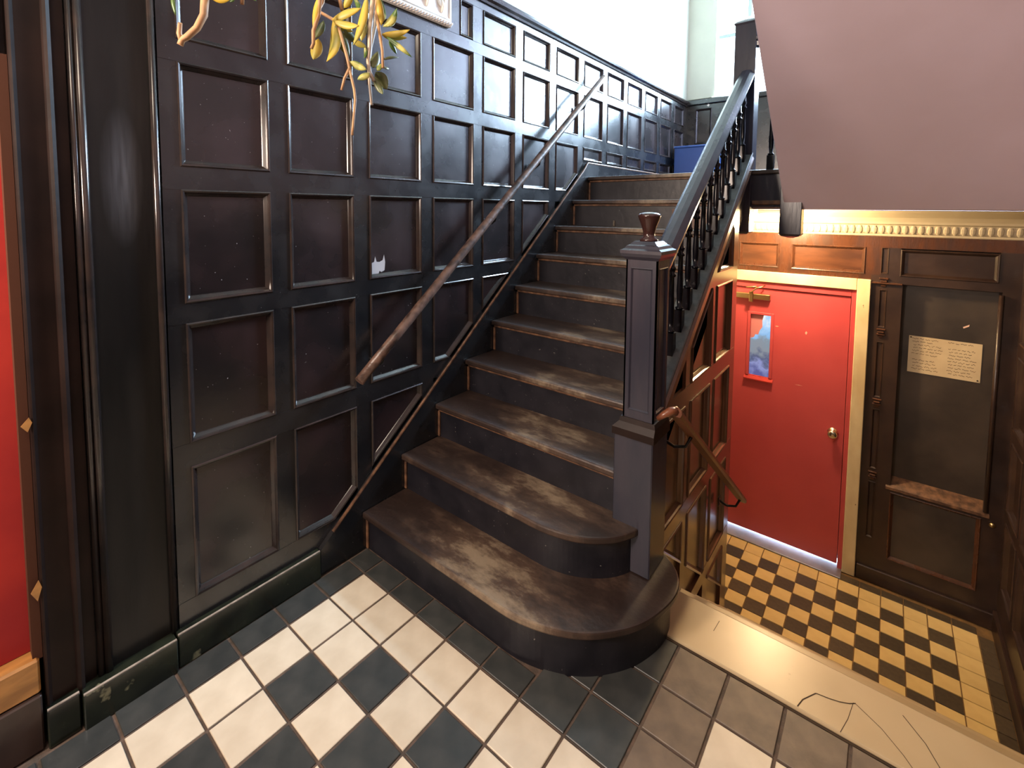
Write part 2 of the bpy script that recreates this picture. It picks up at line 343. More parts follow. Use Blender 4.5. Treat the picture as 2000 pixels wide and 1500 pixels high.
# worn rubbed patch on one panel: torn strip of paint
pt = [(-0.742, 1.244), (-0.735, 1.30), (-0.72, 1.305), (-0.714, 1.33), (-0.706, 1.305), (-0.69, 1.303), (-0.672, 1.31), (-0.664, 1.335), (-0.658, 1.30), (-0.662, 1.262), (-0.68, 1.255), (-0.69, 1.262), (-0.702, 1.238), (-0.715, 1.25), (-0.728, 1.24)]
B().prism(pt, lambda p: (-0.0138, p[0], p[1]), lambda p: (-0.0125, p[0], p[1])).make('torn_patch', M['tear'], wl, label='small torn pale patch where paint has come away')
# ---- left doorway with red door -------------------------------------------
d2 = thing('door_2', (0, -2.3, 0), 'red door at the left edge in a deep dark moulded casing', kind='structure')
B().box(-0.10, -0.05, -2.80, -1.880, 0.27, 1.93).make('door_leaf', M['redl'], d2)
B().box(-0.16, 0.0, -2.85, -1.875, 0.165, 0.268).make('raised_threshold', M['ochrewood'], d2, bevel=0.006)
B().box(-0.16, 0.01, -2.9, -1.875, 0.0, 0.165).make('step_block', M['darkw'], d2, bevel=0.004)
b = B()
prof = [(-1.866, -0.06), (-1.866, -0.004), (-1.864, 0.002), (-1.860, 0.004), (-1.852, -0.006), (-1.80, -0.006), (-1.797, 0.006), (-1.790, 0.010), (-1.782, 0.006), (-1.779, -0.010), (-1.752, -0.012), (-1.752, -0.06)]
b.prism(prof, lambda p: (p[1], p[0], 0.10), lambda p: (p[1], p[0], 2.74)).make('casing', M['casing'], d2)
B().box(-0.06, -0.012, -1.888, -1.867, 0.26, 1.95).make('worn_inner_stop', mat('matt_brown_stop', (0.075, 0.03, 0.018), 0.7, spec=0.15), d2)
B().box(-0.06, -0.010, -2.9, -1.905, 1.95, 2.74).make('casing_head', M['casing'], d2)
B().box(-0.25, -0.17, -4.2, -1.80, -0.1, 2.74).make('backing', M['darkw'], d2)
B().box(-0.16, 0.0, -4.2, -2.9, 0.0, 2.74).make('side_panel', M['darkw'], d2)
for z, s in ((0.95, 0.02), (0.47, 0.03)):
    B().prism([(-1.885, z), (-1.868, z + s), (-1.862, z + s * .2), (-1.872, z - s)], lambda p: (0.0035, p[0], p[1]), lambda p: (0.0050, p[0], p[1])).make('paint_chip', M['ochrewood'], d2)
# ---- green marble plinth ----------------------------------------------------
bl = thing('baseboard_left', (0.02, -1.4, 0), 'dark green veined marble plinth under the left panelling', kind='structure')
for y0, y1, x1, h in ((-1.868, -1.797, 0.022, 0.112), (-1.792, -1.553, 0.040, 0.108), (-1.548, -1.032, 0.030, 0.112)):
    B().box(-0.02, x1, y0, y1, -0.004, h).make('marble_block', M['gmarble'], bl, bevel=0.003)
    B().box(-0.005, x1 - 0.010, y0 + .001, y1 - .001, h - .003, h + 0.002).make('top_ledge', M['gmarble'], bl)
    B().box(x1 - 0.010, x1 - 0.003, y0 + .001, y1 - .001, h - 0.003, h + 0.003).make('chalky_top_edge', M['plasteredge'], bl)
# ---- far wall on the landing ------------------------------------------------
LZ = 1.8
YF = 3.45
wf = thing('wall_far', (1.2, YF, 1.8), 'cream far wall above the landing with low dark wainscot', kind='structure')
ZT = 4.6
WIN = [(0.285, 0.83), (1.15, 2.10)]
WZ0, WZ1 = 2.775, 4.15
xs = [-0.2] + [e for ww in WIN for e in ww] + [2.7]
for i in range(0, len(xs), 2): B().box(xs[i], xs[i + 1], YF, YF + 0.18, WZ0, WZ1).make('plaster', M['cream'], wf)
B().box(-0.2, 2.7, YF, YF + 0.18, WZ1, ZT).make('plaster', M['cream'], wf)
B().box(-0.2, 2.7, YF + 0.02, YF + 0.18, 1.5, WZ0).make('plaster', M['cream'], wf)
PF = lambda u, v, h: (u, YF - 0.02 - h, v)
B().prism([(0.235, 2.675), (0.25, 2.69), (0.235, 2.705), (0.22, 2.69)], lambda p: (p[0], YF - 0.0215, p[1]), lambda p: (p[0], YF - 0.026, p[1])).make('white_boss', M['plaque'], wf)
fc = [(0.10 + 0.39 * k, 0.27 + 0.39 * k) for k in range(6)]
panelling(wf, PF, fc, [(2.28, 2.66)], 0.0, 2.45, 1.9, 2.70, M['frame'], [M['mould'], M['frame']])
B().box(0.0, 2.45, YF - 0.035, YF + 0.03, 1.80, 1.92).make('skirting', M['frame'], wf)
B().box(0.0, 2.45, YF - 0.05, YF + 0.03, 2.705, 2.76).make('cap_moulding', M['frame'], wf, bevel=0.006)
for k, (x0, x1) in enumerate(WIN):
    wn = thing('window_%d' % (k + 1), ((x0 + x1) / 2, YF, WZ0), ['sash window overexposed by daylight above the landing wainscot, left of the upper newel post', 'wider sash window above the landing, hidden behind the sloping soffit'][k], kind='structure')
    fr = B(); 
    fr.box(x0, x1, YF + 0.05, YF + 0.10, 3.44, 3.56)
    fr.make('meeting_rail', M['winwood'], wn, bevel=0.004)
    B().box(x0, x1, YF + 0.04, YF + 0.09, 3.385, 3.425).make('sash_rail', M['winframe'], wn, bevel=0.004)
    B().box(x0 - .01, x0 + 0.02, YF + 0.03, YF + 0.12, WZ0, WZ1).make('jamb', M['winwood'], wn)
    B().box(x1 - 0.02, x1 + .01, YF + 0.03, YF + 0.12, WZ0, WZ1).make('jamb', M['winwood'], wn)
    B().box(x0 + 0.29, x0 + 0.325, YF + 0.06, YF + 0.10, WZ0, WZ1).make('mullion', M['winframe'], wn)
    B().box(x0 - 0.02, x1 + 0.02, YF - 0.03, YF + 0.12, WZ0 - 0.02, WZ0).make('sill', M['winwood'], wn, bevel=0.004)
    if k == 0:
        g = bpy.data.materials.new('window_glass'); g.use_nodes = True; gn = g.node_tree.nodes; gn.remove(gn['Principled BSDF'])
        gt = gn.new('ShaderNodeBsdfTransparent'); gg = gn.new('ShaderNodeBsdfGlossy'); gg.inputs['Roughness'].default_value = 0.02
        gm = gn.new('ShaderNodeMixShader'); gm.inputs[0].default_value = 0.06
        g.node_tree.links.new(gt.outputs[0], gm.inputs[1]); g.node_tree.links.new(gg.outputs[0], gm.inputs[2]); g.node_tree.links.new(gm.outputs[0], gn['Material Output'].inputs[0])
    for z0, z1 in ((WZ0, 3.385), (3.56, WZ1)):
        B().box(x0 + 0.02, x1 - 0.02, YF + 0.078, YF + 0.081, z0, z1).make('pane', g, wn)
# ---- right wall ---------------------------------------------------------------
XR = 2.45
wr = thing('wall_right', (XR, 1, 0), 'dark panelled wall at the right edge beside the lower flight', kind='structure')
B().box(XR + 0.03, XR + 0.2, -4.2, 3.6, -1.3, 4.6).make('backing', M['pink'], wr)
PR = lambda u, v, h: (XR - h, u, v)
rc = [(-0.90 + 0.375 * k, -0.60 + 0.375 * k) for k in range(8)]
panelling(wr, PR, rc, [(-0.74, -0.32), (-0.25, 0.18), (0.26, 0.70), (0.78, 1.16)], -1.2, 2.1, -1.0, 1.55, M['darkw'], [M['darkw'], M['darkw']], k=1.3)
for c_ in rc:
    for z_ in (-0.74, -0.25, 0.26, 0.78):
        if c_[1] < 2.05: B().prism([(XR - 0.006, z_ + .004), (XR + 0.016, z_ + 0.020), (XR + 0.016, z_ + .003), (XR - 0.006, z_ - .001)], lambda p: (p[0], c_[0] + .006, p[1]), lambda p: (p[0], c_[1] - .006, p[1])).make('panel_sill', M['edge'], wr)
B().box(XR - 0.02, XR + 0.04, 0.2, 2.1, -1.06, -0.93).make('skirting', M['darkw'], wr, bevel=0.005)
B().box(XR - 0.004, XR + 0.03, -4.2, -1.2, 0, 1.55).make('board', M['darkw'], wr)
# ---- rear wall, ceiling -------------------------------------------------------
tag(B().box(-0.3, 2.7, -4.4, -4.2, -0.1, 4.6).make('wall_front', M['pilaster']), 'dark wall behind the viewer', kind='structure')
tag(B().box(-0.3, 2.7, -4.4, 3.7, 4.6, 4.75).make('ceiling', M['cream']), 'cream ceiling high over the stairwell', kind='structure')

# ---- upper floor --------------------------------------------------------------
fl = thing('floor', (0, 0, 0), 'entrance floor of large cream and charcoal checkered tiles with charcoal border', kind='structure')
B().box(-0.3, XR + 0.05, -4.2, -0.16, -0.15, -0.005).make('grout_bed', M['grout'], fl)
T = 0.1653; TX = 0.147; TY = -0.9025
tcache = {}
def tile(parent, x0, x1, y0, y1, z, m, th=0.006, name='tile', bev=0.0016):
    key = (round(x1 - x0, 3), round(y1 - y0, 3), m.name)
    if key not in tcache:
        w2, h2 = (x1 - x0) / 2, (y1 - y0) / 2
        bb = B(); 
        bb.loft([[(sx * a, sy * c, zz) for sx, sy in ((-1, -1), (1, -1), (1, 1), (-1, 1))] for a, c, zz in ((w2, h2, -th), (w2, h2, -bev), (w2 - bev, h2 - bev, 0))])
        o = bb.make(name, m); tcache[key] = o.data
    else:
        o = bpy.data.objects.new(name, tcache[key]); C.objects.link(o)
    o.parent = parent; o.location = ((x0 + x1) / 2 - parent.location.x + 0, (y0 + y1) / 2 - parent.location.y, z - parent.location.z + random.uniform(-0.0006, 0.0006))
    o.rotation_euler = (random.uniform(-.003, .003), random.uniform(-.003, .003), 0)
    return o
g = 0.0045
for i in range(0, 14):
    for j in range(-3, 12):
        x0, x1 = TX + i * T, TX + (i + 1) * T; y1, y0 = TY - j * T, TY - (j + 1) * T
        if x0 > 2.3 or (j < 0 and i < 5): continue
        x1 = min(x1, XR - 0.01)
        if j == -3: y1 = -0.389
        if j < 0 and i <= 7: m = M['lamplit_tile'] if (i == 7) else M['dark_tile']
        elif j == -3: m = M['lamplit_tile']
        elif i >= 8: m = M['white_tile'] if (j == -2 or i == 8 or (i + j) % 2 == 0) else M['dark_tile']
        elif i == 0 or j == 0 or (i + j) % 2 == 0: m = M['white_tile']
        else: m = M['dark_tile']
        gx = g * (1.25 if (i > 0) else 1)
        tile(fl, x0 + gx, x1 - g * .8, y0 + g, y1 - g, 0, m)
for j in range(-1, 12):
    y1, y0 = (TY - j * T, TY - (j + 1) * T) if j >= 0 else (-0.802, TY)
    tile(fl, 0.034, TX - g, y0 + g * 1.3, y1 - g, 0, M['dark_tile'])
for i in range(0, 5):
    tile(fl, TX + i * T + g, TX + (i + 1) * T - g, TY + g, -0.806, 0, M['dark_tile'])
# ---- marble nosing at the head of the lower flight ---------------------------
mb = thing('trim_1', (1.8, -0.27, 0), 'cracked cream marble slab edging the drop to the lower flight', kind='structure')
mo = B().box(1.19, XR - 0.01, -0.382, -0.150, -0.035, 0.008).make('marble_slab', M['marble'], mb, bevel=0.006, seg=2)
B().box(1.19, XR - 0.01, -0.175, -0.152, -0.18, -0.035).make('riser', M['marble'], mb)
def ribbon(parent, pts, wd, z, m, name):
    b = B()
    for a, c in zip(pts[:-1], pts[1:]):
        a, c = Vector((a[0], a[1])), Vector((c[0], c[1])); t = (c - a).normalized(); nn = Vector((-t.y, t.x)) * wd / 2
        b.add([(a.x + nn.x, a.y + nn.y, z), (a.x - nn.x, a.y - nn.y, z), (c.x - nn.x, c.y - nn.y, z), (c.x + nn.x, c.y + nn.y, z)], [(0, 1, 2, 3)])
    return b.make(name, m, parent)
ribbon(mb, [(1.665, -0.375), (1.675, -0.34), (1.69, -0.315), (1.705, -0.290), (1.74, -0.283), (1.765, -0.275), (1.79, -0.262), (1.806, -0.248)], 0.0035, 0.0086, M['crack'], 'crack')
ribbon(mb, [(1.80, -0.25), (1.79, -0.32), (1.775, -0.38)], 0.0015, 0.0086, M['crack'], 'crack')
ribbon(mb, [(1.806, -0.25), (1.87, -0.29), (1.92, -0.34), (1.95, -0.38)], 0.0018, 0.0086, M['crack'], 'crack')
ribbon(mb, [(1.92, -0.20), (1.97, -0.26), (2.0, -0.32), (2.01, -0.38)], 0.0022, 0.0086, M['crack'], 'crack')
ribbon(mb, [(1.39, -0.20), (1.385, -0.26)], 0.0018, 0.0086, M['crack'], 'crack')
ribbon(mb, [(1.25, -0.388), (1.45, -0.3865), (1.7, -0.389), (1.95, -0.387), (2.43, -0.388)], 0.009, 0.0006, M['crack'], 'gap')
# ---- lower floor --------------------------------------------------------------
ZL = -1.058
fl2 = thing('floor.001', (1.6, 1.5, ZL), 'lower vestibule floor of small yellowed cream and brown checkered tiles', kind='structure')
B().box(0.5, XR + 0.05, 0.80, 2.3, ZL - 0.15, ZL - 0.005).make('grout_bed', M['lgrout'], fl2)
LT = 0.1178; LX = 1.0636; LY = 1.985
g2 = 0.0028
for i in range(-4, 11):
    for j in range(0, 9):
        x0, x1 = LX + i * LT, LX + (i + 1) * LT; y1, y0 = LY - j * LT, LY - (j + 1) * LT
        m = M['ldark'] if (j >= 1 and i <= 9 and (i + j) % 2 == 0) else M['ltile']
        tile(fl2, x0 + g2, x1 - g2, max(y0, 0.962) + g2, y1 - g2, ZL, m, bev=0.001)
for j in range(0, 9):
    tile(fl2, LX + 11 * LT + g2, 2.428, LY - (j + 1) * LT + g2, LY - j * LT - g2, ZL, M['ldark'], bev=0.001)
for i in range(5, 11):
    tile(fl2, LX + i * LT + g2, LX + (i + 1) * LT - g2, LY + g2, 2.052, ZL, M['ldark'], bev=0.001)
# ---- lower flight (six risers down) ------------------------------------------
lf = thing('lower_staircase', (1.8, 0.4, ZL), 'short flight descending from the marble slab to the lower tiles', 'staircase')
for k in range(1, 6):
    yy = -0.155 + 0.2235 * (k - 1)
    B().box(1.152, XR - 0.002, yy - 0.0, yy + 0.2235 + 0.03, -0.1763 * k - 0.03, -0.1763 * k).make('tread', M['marble'], lf, bevel=0.004)
    B().box(1.152, XR - 0.002, yy + 0.2, yy + 0.2235, -0.1763 * (k + 1), -0.1763 * k - 0.03).make('riser', M['marble'], lf)

# ---- wall with the red door ---------------------------------------------------
YD = 2.1
wb = thing('wall_back', (1.7, YD, ZL), 'dark panelled wall of the lower vestibule around the red door', kind='structure')
B().box(0.5, 2.7, YD + 0.09, YD + 0.25, ZL - 0.1, 1.56).make('backing', M['darkw'], wb)
PB = lambda u, v, h: (u, YD - h, v)
DX0, DX1 = 0.80, 1.738
# frieze of panels above door
for (a, c) in ((0.896, 1.175), (1.255, 1.70)):
    panel(wb, rect(a, c, 1.120, 1.308), PB, [M['brown'], M['brownp']])
panel(wb, rect(1.887, 2.352, 1.120, 1.300), PB, [M['darkw'], M['darkw']])
def fb(x0, x1, z0, z1, m, name, h1=0.0, h0=-0.09): return piece(wb, rect(x0, x1, z0, z1), PB, m, name, h0=h0, h1=h1)
fb(0.75, 1.735, 1.084, 1.120, M['brown'], 'rail'); fb(1.735, 2.45, 1.066, 1.120, M['darkw'], 'rail')
fb(0.75, 2.45, 1.308, 1.39, M['brown'], 'rail')
fb(0.75, 0.896, 1.12, 1.308, M['brown'], 'stile'); fb(1.175, 1.255, 1.12, 1.308, M['brown'], 'stile')
fb(1.70, 1.785, 1.12, 1.308, M['brown'], 'stile'); fb(1.825, 1.887, 1.12, 1.308, M['darkw'], 'stile'); fb(2.352, 2.45, 1.12, 1.308, M['darkw'], 'stile')
panel(wb, rect(1.785, 1.825, 1.13, 1.308), PB, [M['darkw'], M['darkw']], k=0.45)
fb(1.785, 1.825, 1.12, 1.13, M['darkw'], 'rail')
# narrow carved pilaster between door casing and the tall recess
fb(1.740, 1.785, ZL + .1, 1.066, M['darkw'], 'stile'); fb(1.825, 1.905, ZL + .1, 1.066, M['darkw'], 'stile')
seg = [(-0.74, -0.335), (-0.24, 0.185), (0.27, 0.66), (0.76, 1.02)]
ze = [ZL + .1] + [e for s_ in seg for e in s_] + [1.066]
for i in range(0, len(ze), 2): fb(1.785, 1.825, ze[i], ze[i + 1], M['darkw'], 'rail')
for a, c in seg: panel(wb, rect(1.785, 1.825, a, c), PB, [M['darkw'], M['darkw']], k=0.45)
for zc in (1.075, 0.725, 0.235, -0.285):
    b = B()
    for dz, hw, h in ((0.022, 0.026, 0.014), (0.004, 0.018, 0.020), (-0.012, 0.024, 0.016), (-0.026, 0.014, 0.01)):
        b.box(1.805 - hw, 1.805 + hw, YD - h, YD + 0.002, zc + dz - 0.006, zc + dz + 0.006)
    b.make('carved_collar', M['brown'], wb, bevel=0.003)
B().box(1.74, 1.905, YD - 0.02, YD + 0.002, 1.060, 1.072).make('necking', M['brown'], wb, bevel=0.003)
# tall recess with a broad worn sill, and the panel under it
B().box(1.905, 2.365, YD + 0.075, YD + 0.09, -0.33, 1.066).make('recess_back', M['darkp'], wb)
B().prism([(YD - 0.012, -0.352), (YD - 0.012, -0.335), (YD + 0.002, -0.325), (YD + 0.012, -0.318), (YD + 0.075, -0.285), (YD + 0.075, -0.352)], lambda p: (1.880, p[0], p[1]), lambda p: (2.385, p[0], p[1])).make('recess_sill', M['edge'], wb, label='broad sloping sill worn to bare wood')
fb(2.372, 2.45, ZL + .1, 1.066, M['darkw'], 'stile')
B().tube([(2.366, YD - 0.01, -0.32), (2.366, YD - 0.01, 1.05)], 0.012, 10).make('corner_bead', M['darkw'], wb)
fb(1.905, 2.372, -0.37, -0.352, M['darkw'], 'rail')
panel(wb, rect(1.905, 2.352, -0.853, -0.37), PB, [M['brown'], M['darkp']], k=1.0)
fb(2.352, 2.372, -0.853, -0.37, M['darkw'], 'stile'); fb(1.905, 2.372, ZL + .1, -0.853, M['darkw'], 'rail')
B().box(1.742, XR, YD - 0.018, YD + 0.09, ZL, ZL + 0.105).make('skirting', M['darkw'], wb, bevel=0.005)
B().lathe(0, 0, [(0.0, 0), (0.014, 0.002), (0.016, 0.008), (0.010, 0.014), (0.0, 0.016)], 12).make('wall_boss', M['brass'], wb)
bo = wb.children[-1]; bo.matrix_parent_inverse = Matrix.Identity(4); bo.location = (2.40 - 1.7, -0.002, -0.39 - ZL); bo.rotation_euler = (PI / 2, 0, 0)
B().prism([(2.215, 0.815), (2.245, 0.835), (2.243, 0.822), (2.218, 0.806)], lambda p: (p[0], YD + 0.0747, p[1]), lambda p: (p[0], YD + 0.0735, p[1])).make('tape_scrap', M['chip'], wb)
# vestibule left wall and the back of the side wall
tag(B().box(0.55, 0.75, 1.0, YD + .1, ZL - .1, 1.56).make('wall_vestibule', M['cream']), 'cream wall closing the lower vestibule beside the red door', kind='structure')
# cornice over the door wall
cn = thing('trim_2', (1.7, YD, 1.39), 'cream plaster cornice with a leaf moulding above the red door wall', kind='structure')
prof = [(YD + 0.09, 1.386), (YD - 0.004, 1.386), (YD - 0.010, 1.392), (YD - 0.010, 1.400), (YD - 0.022, 1.412), (YD - 0.034, 1.440), (YD - 0.038, 1.462), (YD - 0.060, 1.470), (YD - 0.062, 1.485), (YD - 0.075, 1.512), (YD - 0.11, 1.545), (YD - 0.12, 1.558), (YD + 0.09, 1.558)]
B().prism(prof, lambda p: (0.75, p[0], p[1]), lambda p: (XR, p[0], p[1])).make('cornice_run', M['frieze'], cn)
b = B()
for k in range(42):
    x = 0.78 + k * 0.04
    b.loft([[(x + 0.016 * s_ * math.cos(a), YD - 0.020 - 0.018 * (zt - 1.405) / 0.05 - 0.008 * s_ * math.sin(a), zt) for a in [PI * q / 4 for q in range(5)]] for zt, s_ in ((1.404, 0.3), (1.418, 0.9), (1.440, 1.0), (1.458, 0.5))])
b.make('leaf_moulding', M['frieze'], cn, kind='stuff')

# ---- red door -----------------------------------------------------------------
d1 = thing('door_1', (1.23, YD, ZL), 'red flush door with narrow wired window, cream casing and brass knob', kind='structure')
for x0, x1, z0, z1 in ((1.662, 1.738, ZL + 0.0, 1.084), (0.76, 0.838, ZL, 1.084), (0.838, 1.662, 1.003, 1.084)):
    B().box(x0, x1, YD - 0.024, YD + 0.08, z0, z1).make('casing', M['creamwood'], d1, bevel=0.004)
B().box(1.634, 1.662, YD - 0.004, YD + 0.08, ZL, 1.003).make('jamb', M['red'], d1, bevel=0.003)
B().box(0.838, 0.860, YD - 0.004, YD + 0.08, ZL, 1.003).make('jamb', M['red'], d1, bevel=0.003)
B().box(0.860, 1.634, YD - 0.004, YD + 0.08, 0.952, 1.003).make('head', M['red'], d1, bevel=0.003)
wx0, wx1, wz0, wz1 = 0.995, 1.137, 0.245, 0.738
leaf = thing('door_leaf', (1.23, YD, ZL)); leaf.parent = d1; leaf.location = (0, 0, 0)
bb = B()
yl0, yl1 = YD + 0.010, YD + 0.050
for r_ in ((0.864, wx0, -1.030, 0.947), (wx1, 1.630, -1.030, 0.947), (wx0, wx1, -1.030, wz0), (wx0, wx1, wz1, 0.947)):
    bb.box(r_[0], r_[1], yl0, yl1, r_[2], r_[3])
bpy.data.objects.remove(leaf)
leaf = bb.make('door_leaf', M['red'], d1)
def sub(b_, name, m, **kw):
    bev = kw.pop('bevel', 0)
    o = b_.make(name, m, bevel=bev, **kw); o.parent = leaf; o.matrix_parent_inverse = leaf.matrix_parent_inverse.inverted() if False else Matrix.Identity(4)
    return o
for x0, x1, z0, z1 in ((wx0 - 0.022, wx0, wz0, wz1 + .02), (wx1, wx1 + 0.022, wz0, wz1 + .02), (wx0, wx1, wz1, wz1 + 0.02)):
    sub(B().box(x0, x1, YD + 0.002, YD + 0.02, z0, z1), 'window_bead', M['red'], bevel=0.003)
sub(B().prism([(YD - 0.012, wz0 - 0.03), (YD - 0.012, wz0 - 0.022), (YD + 0.02, wz0 + 0.004), (YD + 0.02, wz0 - 0.03)], lambda p: (wx0 - 0.03, p[0], p[1]), lambda p: (wx1 + 0.03, p[0], p[1])), 'window_ledge', M['redl'])
# lit pane (daylight behind scratched, papered glass)
pm = bpy.data.materials.new('daylit_scuffed_glass'); pm.use_nodes = True; nt = pm.node_tree; n = nt.nodes; L = nt.links; pb = n['Principled BSDF']
tc = n.new('ShaderNodeTexCoord'); sp = n.new('ShaderNodeSeparateXYZ'); L.new(tc.outputs['Object'], sp.inputs[0])
nz = n.new('ShaderNodeTexNoise'); nz.inputs['Scale'].default_value = 14; nz.inputs['Detail'].default_value = 5; L.new(tc.outputs['Object'], nz.inputs[0])
mr = n.new('ShaderNodeMapRange'); mr.inputs[1].default_value = wz0; mr.inputs[2].default_value = wz1; L.new(sp.outputs[2], mr.inputs[0])
ma = n.new('ShaderNodeMath'); ma.operation = 'MULTIPLY_ADD'; ma.inputs[1].default_value = 0.7; L.new(nz.outputs[0], ma.inputs[0]); 
ms = n.new('ShaderNodeMath'); ms.operation = 'SUBTRACT'; ms.inputs[1].default_value = 0.35; L.new(mr.outputs[0], ms.inputs[0]); L.new(ms.outputs[0], ma.inputs[2])
cr = n.new('ShaderNodeValToRGB'); e = cr.color_ramp.elements
e[0].position = 0.0; e[0].color = (0.07, 0.09, 0.30, 1); e[1].position = 1.0; e[1].color = (1.0, 1.0, 1.0, 1)
for p_, c_ in ((0.18, (0.25, 0.30, 0.60, 1)), (0.30, (0.06, 0.09, 0.20, 1)), (0.42, (0.22, 0.27, 0.33, 1)), (0.60, (0.20, 0.28, 0.36, 1)), (0.70, (0.22, 0.50, 0.85, 1)), (0.88, (0.40, 0.68, 1.0, 1))):
    q_ = e.new(p_); q_.color = c_
L.new(ma.outputs[0], cr.inputs[0]); L.new(cr.outputs[0], pb.inputs['Emission Color']); pb.inputs['Emission Strength'].default_value = 0.95
pb.inputs['Base Color'].default_value = (0.05, 0.05, 0.06, 1); pb.inputs['Roughness'].default_value = 0.15
sub(B().box(wx0, wx1, YD + 0.026, YD + 0.030, wz0, wz1), 'window_pane', pm)
sub(B().prism([(wx0, wz1), (1.085, wz1), (1.075, 0.69), (1.078, 0.64), (1.06, 0.61), (1.05, 0.575), (1.03, 0.575), (1.02, 0.55), (wx0, 0.54)], lambda p: (p[0], YD + 0.0248, p[1]), lambda p: (p[0], YD + 0.0255, p[1])), 'torn_paper', mat('pink_red_paper', (0.60, 0.22, 0.24), 0.7))
# closer
sub(B().box(0.885, 1.130, YD - 0.030, YD + 0.010, 0.862, 0.905), 'door_closer', M['brass'], bevel=0.004, label='brass-coloured overhead door closer body')
sub(B().box(0.985, 1.015, YD - 0.042, YD - 0.028, 0.84, 0.925), 'closer_spindle', M['brass'], bevel=0.004)
sub(B().tube([(1.0, YD - 0.046, 0.915), (1.04, YD - 0.06, 0.955), (1.075, YD - 0.045, 0.965), (1.09, YD - 0.02, 0.975)], 0.006, 6), 'closer_arm', M['brass'])
sub(B().tube([(0.965, YD - 0.046, 0.955), (1.04, YD - 0.052, 0.965)], 0.006, 6), 'closer_arm', M['brass'])
kb = sub(B().lathe(0, 0, [(0.0, 0.0), (0.034, 0.001), (0.034, 0.006), (0.014, 0.010), (0.013, 0.026), (0.024, 0.034), (0.031, 0.046), (0.030, 0.056), (0.020, 0.064), (0.0, 0.066)], 20), 'door_knob', M['chrome'])
kb.location = (1.566 , YD + 0.010 , -0.056); kb.rotation_euler = (PI / 2, 0, 0)
for (cx, cz, a, c) in ((1.18, 0.665, 0.014, 0.004), (1.372, 0.645, 0.008, 0.014), (1.34, 0.24, 0.025, 0.002)):
    sub(B().prism([(cx - a, cz), (cx, cz + c), (cx + a, cz + c * .2), (cx, cz - c)], lambda p: (p[0], yl0 - 0.0008, p[1]), lambda p: (p[0], yl0, p[1])), 'paint_chip', M['chip'])
# metal threshold and the daylight showing under the door
B().box(0.78, 1.662, 1.990, YD + 0.08, ZL - 0.004, ZL + 0.006).make('metal_threshold', M['alu'], d1, bevel=0.002)
B().box(0.862, 1.632, YD + 0.070, YD + 0.074, ZL + 0.006, ZL + 0.030).make('daylight_gap', emit('daylight_under_door', (0.62, 0.80, 1.0), 9.0), d1)
# notice on the recess back
nt_ = thing('notice', (2.13, YD + 0.074, 0.59), 'yellowed sheet of illegible handwriting pinned in the tall dark recess right of the red door', 'notice')
B().box(1.956, 2.310, YD + 0.0712, YD + 0.0728, 0.470, 0.718).make('sheet', M['paper'], nt_)
b = B(); yi = YD + 0.0708
for r_ in range(11):
    z = 0.700 - r_ * 0.0205
    for (a, c) in ((1.972, 2.115), (2.150, 2.295)):
        if random.random() < 0.10: continue
        x = a + random.uniform(0, 0.01); en = c - random.uniform(0, 0.05)
        while x < en:
            wl_ = random.uniform(0.012, 0.035); k = max(3, int(wl_ / 0.004)); pz = 0
            for q in range(k):
                nx = x + wl_ / k; nzz = random.uniform(-0.0045, 0.0045)
                b.add([(x, yi, z + pz), (nx, yi, z + nzz), (nx, yi, z + nzz + 0.0032), (x, yi, z + pz + 0.0032)], [(0, 1, 2, 3)])
                x = nx; pz = nzz
            x += 0.006
b.make('handwriting', M['ink'], nt_, kind='stuff')
for px_, pz_ in ((2.298, 0.482), (1.966, 0.708)):
    B().box(px_ - .004, px_ + .004, YD + 0.068, YD + 0.0712, pz_ - .004, pz_ + .004).make('pin', M['iron'], nt_, bevel=.001)

# ================================================================== STAIRCASE
Y0, RUN, RISE = -0.8274, 0.2235, 0.18
st = thing('staircase', (0.55, -0.3, 0), 'worn dark wooden staircase with rounded bottom steps rising to the landing', 'staircase')
def crom(pts, n=6):
    out = []
    for i in range(len(pts) - 1):
        p0, p1, p2, p3 = pts[max(i - 1, 0)], pts[i], pts[i + 1], pts[min(i + 2, len(pts) - 1)]
        for k in range(n):
            t = k / n
            out.append(tuple(0.5 * ((2 * p1[d]) + (-p0[d] + p2[d]) * t + (2 * p0[d] - 5 * p1[d] + 4 * p2[d] - p3[d]) * t * t + (-p0[d] + 3 * p1[d] - 3 * p2[d] + p3[d]) * t ** 3) for d in (0, 1)))
    out.append(pts[-1]); return out
def outline(curve, back_y, back_x):
    return [(0.026, curve[0][1])] + crom(curve) + back_x + [(0.026, back_y)]
c1 = [(0.74, -0.8274), (0.885, -0.824), (1.022, -0.785), (1.135, -0.715), (1.232, -0.595), (1.277, -0.463), (1.284, -0.355), (1.250, -0.270), (1.184, -0.212)]
r1 = [(0.74, -0.799), (0.885, -0.796), (1.010, -0.760), (1.115, -0.694), (1.205, -0.582), (1.250, -0.460), (1.256, -0.360), (1.228, -0.290), (1.170, -0.236)]
c2 = [(0.74, -0.6039), (0.867, -0.602), (0.989, -0.567), (1.085, -0.495), (1.135, -0.41), (1.148, -0.35)]
r2 = [(0.74, -0.576), (0.862, -0.574), (0.972, -0.541), (1.062, -0.474), (1.110, -0.400), (1.122, -0.34)]
def slab(poly, z0, z1, name, m, bevel=0, seg=1):
    if area2(poly) < 0: poly = poly[::-1]
    return B().prism(poly, lambda p: (p[0], p[1], z0), lambda p: (p[0], p[1], z1)).make(name, m, st, bevel=bevel, seg=seg)
slab(outline(r1, -0.236, []), -0.004, RISE - 0.028, 'riser', M['riser'])
slab(outline(c1, -0.212, []), RISE - 0.028, RISE, 'tread', M['tread'], 0.007, 2)
